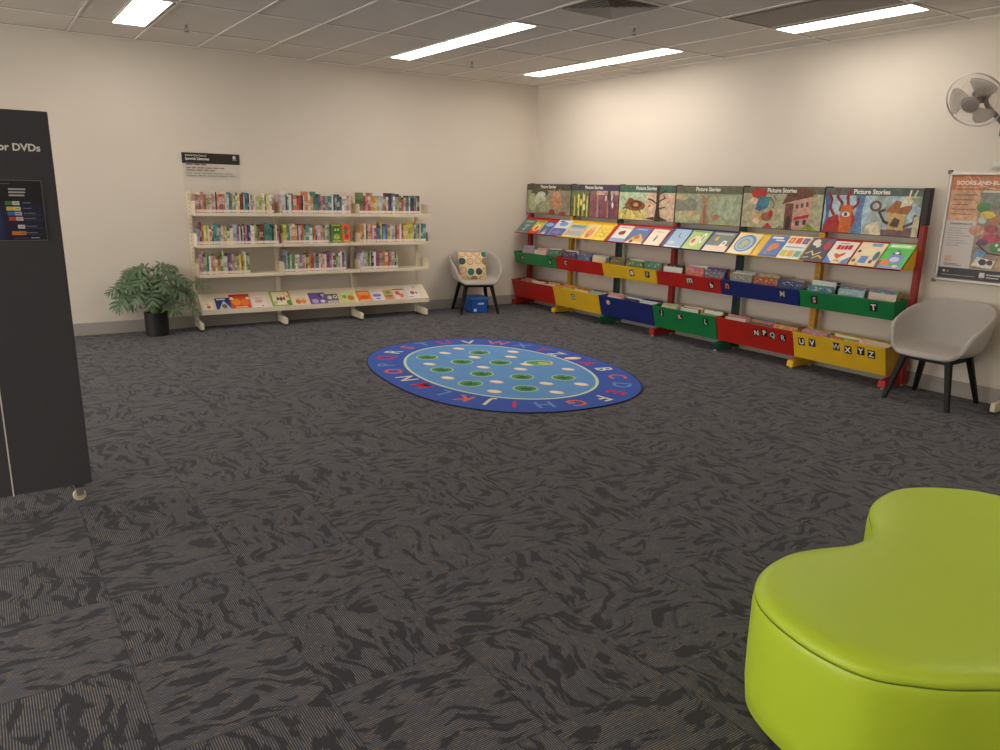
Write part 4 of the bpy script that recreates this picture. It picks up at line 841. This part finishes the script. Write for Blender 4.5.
def flat(pts, z, mat): b.add([Vector((p.x, p.y, z)) for p in pts], [tuple(range(len(pts)))], mat)
IA, IB = 1.115, .79
flat(sel(IA, IB, 2.05), .0100, cm((204, 224, 186), .95)); flat(sel(IA - .026, IB - .026, 2.05), .0104, RP)
# border letters, tops outward, at their measured places
LP = dict(V=(-1.19, .31), W=(-1.03, .58), X=(-.81, .75), Y=(-.55, .84), Z=(-.31, .86), A=(.17, .9), B=(.42, .9), C=(.71, .83), D=(.97, .68), E=(1.15, .48), F=(1.25, .27), G=(1.28, .01), H=(1.22, -.25), I=(1.12, -.46), J=(.98, -.62), K=(.8, -.74), L=(.58, -.82), M=(.31, -.87), N=(.04, -.90), O=(-.25, -.91), P=(-.52, -.88), Q=(-.8, -.78), R=(-1.02, -.61), S=(-1.18, -.40), T=(-1.27, -.18), U=(-1.28, .06))
lcol = [(206, 56, 74), (216, 224, 200), (226, 110, 70), (98, 148, 206)]
for i, ch in enumerate('ABCDEFGHIJKLMNOPQRSTUVWXYZ'):
    x, y = LP[ch]
    # outward normal of the oval at this bearing
    gx, gy = math.copysign(abs(x / RA) ** (RN - 1) / RA, x), math.copysign(abs(y / RBB) ** (RN - 1) / RBB, y); nv = Vector((gx, gy, 0)).normalized(); tv = Vector((nv.y, -nv.x, 0))
    vs, fs, w = text_mesh(ch, .015); hg = max(v_.y for v_ in vs); sc = .158 / hg
    b.add([Vector((x, y, .0108)) + tv * (v_.x - w / 2) * sc + nv * (v_.y - hg / 2) * sc for v_ in vs], fs, cm(lcol[i % 4], .95))
def ell(x, y, rx, ry, z, col, rot=0):
    b.add([Vector((x + rx * math.cos(q) * math.cos(rot) - ry * math.sin(q) * math.sin(rot), y + rx * math.cos(q) * math.sin(rot) + ry * math.sin(q) * math.cos(rot), z)) for q in [2 * PI * k / 22 for k in range(22)]], [tuple(range(22))], cm(col, .95))
PADS = [(-.67, -.4), (-.67, .17), (-.36, -.18), (-.19, .14), (-.14, -.49), (.14, -.23), (.41, -.48), (.38, .04), (.55, .36), (.74, -.14)]
for i, (x, y) in enumerate(PADS):
    ell(x, y, .107, .107, .0107, (186, 216, 166)); ell(x, y, .094, .094, .0110, (84, 150, 84)); ell(x + .02, y - .01, .055, .06, .0113, (58, 118, 62))
    q = RTH + PI / 4 * 0
    dv = Vector((-.6, .8, 0)); pv = Vector((-dv.y, dv.x, 0)); c = Vector((x, y, .0116))
    b.add([c + dv * .02, c + dv * .125 + pv * .022, c + dv * .125 - pv * .022], [(0, 1, 2)], cm((120, 172, 214), .95))
    vs, fs, w = text_mesh(str(i + 1), .02); hg = max(v_.y for v_ in vs); tv, nv = Vector((0, 1, 0)), Vector((-1, 0, 0)); sc = .06 / hg
    b.add([c + tv * (v_.x - w / 2) * sc + nv * (v_.y - hg / 2) * sc for v_ in vs], fs, cm((30, 66, 44), .95))
for (x, y) in [(-.92, .06), (-.78, -.16), (-.49, .02), (-.37, .36), (-.39, -.5), (-.08, -.1), (.16, -.57), (.45, -.25), (.72, -.42), (-.57, .5), (.12, .18), (.3, .58), (.67, .11), (.81, .37), (.95, .03), (-.02, .33)]:
    ell(x, y, .066, .046, .0107, (240, 200, 150), .6); ell(x - .008, y, .056, .038, .0110, (246, 232, 206), .6)
# the small frog on its pad, and the shell shape between Z and A
ell(-.04, .47, .14, .10, .0107, (206, 232, 172), 1.2); ell(-.04, .47, .12, .085, .0110, (98, 158, 84), 1.2); ell(.0, .5, .06, .05, .0113, (190, 200, 90)); ell(.05, .54, .04, .035, .0116, (214, 196, 96)); ell(.07, .57, .015, .015, .0119, (196, 80, 60))
ell(-.08, .89, .09, .055, .0108, (240, 190, 160), 1.4); ell(-.085, .88, .075, .045, .0112, (246, 224, 196), 1.4)
b.build('pile', rug)
MB().tube([p + Vector((0, 0, .0055)) for p in sel(RA + .004, RBB + .004, RN)], .0055, cm((24, 30, 66), .9), 6, closed=True).build('binding', rug, 60)

# ------------------------------------------------------------------ green ottoman
OUT = [(-4.64, -8.295), (-4.757, -8.222), (-4.832, -8.155), (-4.898, -8.077), (-4.917, -7.961), (-4.901, -7.845), (-4.86, -7.735), (-4.80, -7.66), (-4.70, -7.60), (-4.535, -7.57), (-4.395, -7.60), (-4.285, -7.643), (-4.18, -7.645), (-4.087, -7.622), (-3.99, -7.565), (-3.88, -7.49), (-3.73, -7.45), (-3.59, -7.45), (-3.47, -7.51), (-3.36, -7.61), (-3.315, -7.72), (-3.29, -7.9), (-3.34, -8.1), (-3.48, -8.28), (-3.75, -8.40), (-4.1, -8.45), (-4.45, -8.43)]
OC = Vector((-4.15, -7.95, 0)); P0 = [Vector((x, y, 0)) - OC for x, y in OUT]; M_ = len(P0); CR = []
for i in range(M_):
    a, p, q, d = P0[i - 1], P0[i], P0[(i + 1) % M_], P0[(i + 2) % M_]
    for k in range(5):
        u = k / 5; CR.append(.5 * ((2 * p) + (q - a) * u + (2 * a - 5 * p + 4 * q - d) * u * u + (3 * p - a - 3 * q + d) * u ** 3))
for _ in range(3): CR = [(CR[i - 1] + CR[i] * 2 + CR[(i + 1) % len(CR)]) / 4 for i in range(len(CR))]
NC = len(CR); area = sum(CR[i].x * CR[(i + 1) % NC].y - CR[(i + 1) % NC].x * CR[i].y for i in range(NC)); sg = 1 if area > 0 else -1
NRM = []
for i in range(NC):
    d = (CR[(i + 1) % NC] - CR[i - 1]).normalized(); NRM.append(Vector((d.y, -d.x, 0)) * sg)
def ring(ins, z): return [CR[i] - NRM[i] * (ins - .015) + Vector((0, 0, z)) for i in range(NC)]
ot = empty('ottoman', OC, label='big lime green vinyl ottoman with a lobed outline in the right foreground', cat='ottoman')
prof = [(.03, .012), (.012, .03), (.004, .10), (.002, .2), (.002, .3), (.002, .355), (.004, .375), (.008, .384), (.0105, .387), (.008, .390), (.006, .396), (.010, .408), (.020, .418), (.036, .425), (.06, .4295), (.09, .432), (.13, .434)]
vs = []; fs = []
for ins, z in prof: vs += ring(ins, z)
for k in range(len(prof) - 1):
    for i in range(NC): fs.append((k * NC + i, k * NC + (i + 1) % NC, (k + 1) * NC + (i + 1) % NC, (k + 1) * NC + i))
fs.append(tuple(range((len(prof) - 1) * NC, len(prof) * NC))); fs.append(tuple(range(NC))[::-1])
if sg < 0: fs = [f[::-1] for f in fs]
MB().add(vs, fs, LIME).build('upholstery', ot, 60)
MB().tube(ring(.0085, .387), .0022, cm((96, 122, 20), .6), 6, closed=True).build('seam', ot, 60)['label'] = 'dark stitched seam'
vs = ring(.09, 0) + ring(.09, .014); fs = [(i, (i + 1) % NC, NC + (i + 1) % NC, NC + i) for i in range(NC)] + [tuple(range(NC))[::-1], tuple(range(NC, 2 * NC))]
MB().add(vs, fs, cm((26, 24, 22), .7)).build('base', ot)

# ------------------------------------------------------------------ charcoal display panel on castors
PX1, PX0, PYY = -6.326, -7.40, -4.75
pn = empty('display_panel', (-6.87, PYY, 0), label='tall charcoal display panel on white castors at the left edge', cat='display panel')
PO = Vector((-6.87, PYY, 0)); b = MB()
b.hexa([(PX0, PYY - .02, .081), (PX1, PYY - .02, .081), (PX1, PYY + .02, .081), (PX0, PYY + .02, .081), (PX0, PYY - .02, 1.888), (PX1 - .018, PYY - .02, 1.888), (PX1 - .018, PYY + .02, 1.888), (PX0, PYY + .02, 1.888)], CH); b.v = [v_ - PO for v_ in b.v]; b.build('board', pn, bevel=.004)
b = MB().box((-6.671, PYY - .0218, .078), (-6.665, PYY - .0195, 1.885), cm((226, 220, 208), .4)); b.v = [v_ - PO for v_ in b.v]; b.build('edge_strip', pn)['label'] = 'thin white edge strip'
b = MB().art((0, 0, 0), (1, 0, 0), (0, 0, 1), [('t', 'or DVDs', -6.388, 1.7115, .0445, 1, .028, 0, (240, 236, 230))], eps=.0004); b.v = [v_ + Vector((0, PYY - .0206, 0)) - PO for v_ in b.v]; b.build('lettering', pn)['label'] = 'white lettering'
b = MB(); bx0, bx1, bz0, bz1 = -6.735, -6.3985, 1.309, 1.583
b.box((bx0, PYY - .024, bz0), (bx1, PYY - .0203, bz1), cm((104, 98, 96), .4))
A = [('r', .012, .015, .988, .985, (20, 20, 32)), ('r', .012, .015, .988, .62, (22, 30, 62)), ('r', .012, .015, .5, .45, (26, 44, 92)), ('p', [(.5, .015), (.988, .015), (.988, .3)], (18, 22, 44)),
     ('r', .30, .93, .62, .94, (110, 110, 120))]
for k in range(3): A.append(('r', .60, .835 - k * .05, .80 - .01 * k, .86 - k * .05, (196, 192, 190)))
for k, (y_, c1, c2) in enumerate(((.59, (66, 130, 60), (226, 226, 222)), (.50, (226, 200, 70), (236, 226, 160)), (.42, (64, 112, 190), (190, 196, 216)), (.335, (190, 66, 50), (222, 206, 206)), (.205, (30, 32, 40), (226, 226, 230)), (.10, (206, 128, 50), (214, 136, 60)))):
    x_ = .545 + .008 * k; A += [('r', x_, y_, x_ + .085, y_ + .062, c1), ('r', x_ + .085, y_, x_ + .165, y_ + .062, c2), ('r', x_ + .10, y_ + .02, x_ + .15, y_ + .04, tuple(int(v_ * .75) for v_ in c2)), ('r', .745, y_ + .03, .745 + (.1 if k < 2 else .14), y_ + .045, (120, 126, 150))]
    if k > 1: A.append(('r', .745, y_ + .005, .95, y_ + .014, (74, 82, 112)))
A += [('r', .6, .04, .78, .05, (90, 92, 110)), ('r', .80, .045, .9, .058, (200, 200, 200))]
b.art((bx0, PYY - .024, bz0), (bx1 - bx0, 0, 0), (0, 0, bz1 - bz0), A, eps=.0002, rough=.3); b.v = [v_ - PO for v_ in b.v]; b.build('poster', pn)['label'] = 'small dark blue poster with coloured tabs'
for (x, y) in ((-6.385, -4.775), (-6.385, -4.55), (-7.35, -4.775), (-7.35, -4.55)):
    c = MB()
    c.box((x - .03, y - .012, .058), (x + .03, y + .012, .066), cm((200, 196, 188), .3, .8)) if 0 else None
    c.box((x - .022, y - .022, .066), (x + .022, y + .022, .0755), cm((190, 186, 178), .3, .8))
    c.hexa([(x - .016, y - .02, .03), (x + .012, y - .02, .03), (x + .012, y - .016, .03), (x - .016, y - .016, .03), (x - .02, y - .02, .067), (x + .02, y - .02, .067), (x + .02, y - .016, .067), (x - .02, y - .016, .067)], cm((190, 186, 178), .3, .8))
    c.hexa([(x - .016, y + .016, .03), (x + .012, y + .016, .03), (x + .012, y + .02, .03), (x - .016, y + .02, .03), (x - .02, y + .016, .067), (x + .02, y + .016, .067), (x + .02, y + .02, .067), (x - .02, y + .02, .067)], cm((190, 186, 178), .3, .8))
    c.v = [v_ - PO for v_ in c.v]; co = c.build('castor', pn, bevel=.001)
    w_ = MB().lathe([(.012, -.013), (.027, -.012), (.030, -.008), (.030, .008), (.027, .012), (.012, .013)], cm((228, 216, 190), .4), 28, Matrix.Translation(Vector((x - .004, y, .030)) - PO) @ Matrix.Rotation(PI / 2, 4, 'X') @ Matrix.Rotation(0, 4, 'Z'))
    w_.build('wheel', co, 40)
b = MB()
for x in (-6.385, -7.35): b.box((x - .022, -4.80, .0755), (x + .022, -4.52, .0808), CH)
b.v = [v_ - PO for v_ in b.v]; b.build('foot_bar', pn, bevel=.003)

# ------------------------------------------------------------------ poster frame and socket box on the right wall
pf = empty('poster_frame', (-.01, -6.02, 1.38), label='aluminium snap frame holding an orange event poster on the right wall', cat='poster')
FO = Vector((-.01, -6.02, 1.38)); AL = cm((190, 184, 174), .35, .7); y0, y1, z0, z1 = -5.70, -6.345, .945, 1.825; w_ = .028
b = MB()
for q in (((y1, z0), (y0, z0 + w_)), ((y1, z1 - w_), (y0, z1)), ((y0 - w_, z0 + w_), (y0, z1 - w_)), ((y1, z0 + w_), (y1 + w_, z1 - w_))): b.box((-.024, q[0][0], q[0][1]), (-.001, q[1][0], q[1][1]), AL)
b.v = [v_ - FO for v_ in b.v]; b.build('frame', pf, bevel=.006)
b = MB()
for yy in (y0, y1):
    for zz in (z0, z1): b.box((-.0255, yy - .016, zz - .016), (-.001, yy + .016, zz + .016), cm((120, 114, 106), .4, .5))
b.v = [v_ - FO for v_ in b.v]; b.build('corner_cap', pf, bevel=.005)
b = MB(); yw = y0 - y1 - 2 * w_; zh = z1 - z0 - 2 * w_
b.box((-.012, y1 + w_, z0 + w_), (-.006, y0 - w_, z1 - w_), cm((214, 206, 200), .35))
A = [('r', 0, .86, 1, 1, (198, 118, 66)), ('r', 0, .57, .42, .86, (214, 164, 122)), ('r', 0, 0, 1, .105, (42, 40, 42)),
     ('l', [(.2, 1), (.27, .93), (.5, .88), (1, .84)], .004, (240, 226, 210)), ('l', [(.3, 1), (.38, .94), (.6, .92), (1, .9)], .004, (240, 226, 210)),
     ('t', 'BOOKS AND BLOCKS', .06, .912, .045, 0, .03, 0, (240, 228, 214)), ('r', .06, .885, .4, .892, (226, 180, 150)),
     ('r', .40, .11, 1, .84, (150, 136, 118)), ('p', [(.4, .66), (.4, .84), (1, .84), (1, .7)], (130, 132, 120)), ('p', [(.4, .11), (.4, .25), (1, .2), (1, .11)], (170, 140, 110)),
     ('p', [(.7, .6), (.66, .84), (1, .84), (1, .55)], (206, 168, 148)), ('e', .46, .7, .09, .05, (70, 132, 64)), ('e', .52, .63, .1, .035, (232, 196, 50)), ('e', .47, .58, .06, .035, (196, 204, 190)), ('e', .62, .58, .06, .035, (196, 120, 60)),
     ('e', .42, .48, .1, .05, (206, 150, 120)), ('e', .6, .5, .09, .04, (170, 70, 70)), ('e', .78, .52, .08, .04, (90, 160, 90)), ('e', .62, .41, .12, .045, (190, 60, 90)), ('e', .84, .42, .1, .045, (206, 150, 70)), ('e', .52, .37, .07, .03, (110, 60, 110)),
     ('l', [(.44, .36), (.6, .27), (1, .24)], .012, (60, 52, 48)), ('e', .72, .33, .1, .05, (66, 140, 66)), ('e', .7, .35, .02, .015, W), ('e', .74, .31, .02, .015, W), ('p', [(.42, .22), (.46, .3), (.58, .28), (.56, .2)], (110, 160, 200)),
     ('p', [(.42, .14), (.48, .23), (.72, .2), (.68, .12)], (232, 228, 220)), ('e', .56, .18, .05, .03, (60, 50, 50)), ('e', .65, .18, .04, .025, (90, 60, 60)), ('p', [(.72, .12), (.74, .2), (1, .2), (1, .12)], (196, 160, 120))]
for k in range(5): A.append(('r', .05, .81 - k * .046, .36 - .05 * (k % 3), .82 - k * .046, (150, 106, 76)))
A.append(('r', .06, .53, .36, .545, (150, 146, 146)))
for k in range(8): A.append(('r', .05, .49 - k * .024, .34 - .06 * ((k * 2) % 3), .497 - k * .024, (176, 172, 172)))
A += [('r', .06, .17, .15, .225, (214, 176, 140)), ('r', .06, .14, .25, .148, (130, 124, 124)), ('r', .06, .127, .3, .134, (130, 124, 124)), ('e', .08, .07, .018, .012, (220, 216, 214)), ('r', .12, .06, .14, .08, (160, 156, 154)), ('r', .05, .03, .5, .038, (150, 146, 146)), ('r', .55, .03, .62, .08, (220, 216, 214)), ('r', .64, .055, .85, .07, (200, 196, 194)), ('r', .64, .03, .8, .042, (200, 196, 194))]
b.art((-.012, y0 - w_, z0 + w_), (0, -yw, 0), (0, 0, zh), A, eps=.0002, rough=.3, brushy=True); b.v = [v_ - FO for v_ in b.v]; b.build('poster_sheet', pf)
sb = MB().box((-.035, -6.10, 1.853), (-.001, -6.005, 1.915), cm((222, 216, 206), .4)).box((-.038, -6.085, 1.868), (-.035, -6.02, 1.900), cm((232, 228, 220), .4)).build('switch_box', bevel=.003)
tag(sb, 'small white switch box on the right wall above the poster frame', 'switch')

# ------------------------------------------------------------------ wall fan
fn = empty('wall_fan', (-.01, -6.10, 2.17), label='grey wall-mounted fan with a round wire cage at the upper right', cat='fan')
FN = Vector((-.01, -6.10, 2.17)); fc = Vector((-.34, -5.955, 2.335)); fd = Vector((-.87, .0, -.49)).normalized()
rx = fd.orthogonal().normalized(); ry = fd.cross(rx); FM = Matrix((( rx.x, ry.x, fd.x, fc.x - FN.x), (rx.y, ry.y, fd.y, fc.y - FN.y), (rx.z, ry.z, fd.z, fc.z - FN.z), (0, 0, 0, 1)))
WIRE = cm((186, 178, 168), .35, .2); FG = cm((160, 151, 145), .4); FDK = cm((128, 120, 115), .45)
def fp(r, a, z): return FM @ Vector((r * math.cos(a), r * math.sin(a), z))
def guard(name, prof, nw):
    g = MB()
    for k in range(nw):
        a = 2 * PI * k / nw; g.tube([fp(r, a + tw, z) for r, z, tw in prof], .0006, WIRE, 4)
    for r, z, wr in ((.205, 0 if name == 'rear_guard' else .004, .005), (.14, prof[2][1], .0012)):
        g.tube([fp(r, 2 * PI * k / 48, z) for k in range(48)], wr, cm((214, 208, 198), .3, .2) if wr > .003 else WIRE, 6, closed=True)
    g.build(name, fn, 60)
guard('front_guard', [(.205, .004, 0), (.185, .040, .05), (.14, .062, .12), (.09, .072, .18), (.055, .076, .22)], 56)
guard('rear_guard', [(.205, 0, 0), (.185, -.035, -.05), (.14, -.055, -.12), (.09, -.062, -.18), (.05, -.064, -.2)], 40)
MB().lathe([(.002, .088), (.045, .087), (.060, .080), (.064, .073), (.060, .068)], FG, 32, FM).build('front_badge', fn, 40)
MB().lathe([(.062, .0765), (.0665, .080), (.0665, .074), (.062, .0715)], cm((206, 200, 190), .3, .4), 32, FM, cap=False).build('badge_ring', fn, 40)
MB().lathe([(.004, .045), (.03, .042), (.036, .02), (.036, -.02), (.03, -.028)], FDK, 24, FM).build('hub', fn, 40)
BLADE = clear_mat('smoked_plastic', (200, 192, 184), .48, .25)
for k in range(3):
    a0 = k * 2 * PI / 3 - .45; m = MB(); vs = []; n1, n2 = 7, 8
    for i in range(n1):
        r = .03 + .15 * i / (n1 - 1); half = .32 + .34 * math.sin(min(1, i / (n1 - 1) * 1.15) * PI * .55) * (1 if i < n1 - 1 else .72)
        for j in range(n2):
            u = j / (n2 - 1) * 2 - 1; a = a0 + half * u * (1.0 if i else .8) + .25 * i / n1; vs.append(fp(r, a, .012 + .020 * u * (1 - .3 * i / n1)))
    m.add(vs, [(i * n2 + j, i * n2 + j + 1, (i + 1) * n2 + j + 1, (i + 1) * n2 + j) for i in range(n1 - 1) for j in range(n2 - 1)], BLADE)
    o = m.build('blade', fn, 60); s = o.modifiers.new('thickness', 'SOLIDIFY'); s.thickness = .002
MB().lathe([(.05, -.062), (.06, -.075), (.058, -.13), (.045, -.155), (.01, -.165)], FDK, 28, FM).build('motor_housing', fn, 40)
b = MB(); mt = FM @ Vector((0, 0, -.12)); b.tube([mt, mt + Vector((.03, -.03, -.09)), Vector((-.07, 0, -.03)), Vector((-.01, 0, 0))], .018, FDK, 10); b.build('arm', fn, 60)
b = MB().box((-.075, -.055, -.085), (.008, .055, .06), cm((96, 90, 86), .45)); b.build('wall_bracket', fn, bevel=.01)
b = MB().tube([(-.05, .0, -.083), (-.05, 0, -.16)], .0015, FDK, 5); b.build('pull_cord', fn)

# ------------------------------------------------------------------ lighting, camera, colour
w = bpy.data.worlds.new('fill_world'); SC.world = w; w.use_nodes = True  # even fill light, added to brighten the room through the left opening
w.node_tree.nodes['Background'].inputs[0].default_value = (1, .94, .87, 1); w.node_tree.nodes['Background'].inputs[1].default_value = 2.4
f_, yw_, pt_, rl_ = 758.9102, .6020515, .23826096, .02476961
F = Vector((math.sin(yw_) * math.cos(pt_), math.cos(yw_) * math.cos(pt_), -math.sin(pt_))); Rt = Vector((math.cos(yw_), -math.sin(yw_), 0)); U = Rt.cross(F)
R2 = Rt * math.cos(rl_) + U * math.sin(rl_); U2 = -Rt * math.sin(rl_) + U * math.cos(rl_)
cam = bpy.data.cameras.new('camera'); co = bpy.data.objects.new('camera', cam); COL.objects.link(co)
cam.sensor_width = 36; cam.lens = f_ * 36 / 1000; cam.clip_start = .05
co.matrix_world = Matrix(((R2.x, U2.x, -F.x, -6.6765), (R2.y, U2.y, -F.y, -8.9534), (R2.z, U2.z, -F.z, 1.58783), (0, 0, 0, 1)))
SC.camera = co
SC.cycles.diffuse_bounces = 8
SC.view_settings.view_transform = 'Standard'; SC.view_settings.look = 'None'; SC.view_settings.gamma = 1; SC.view_settings.use_curve_mapping = False
SC.view_settings.exposure = 0.96
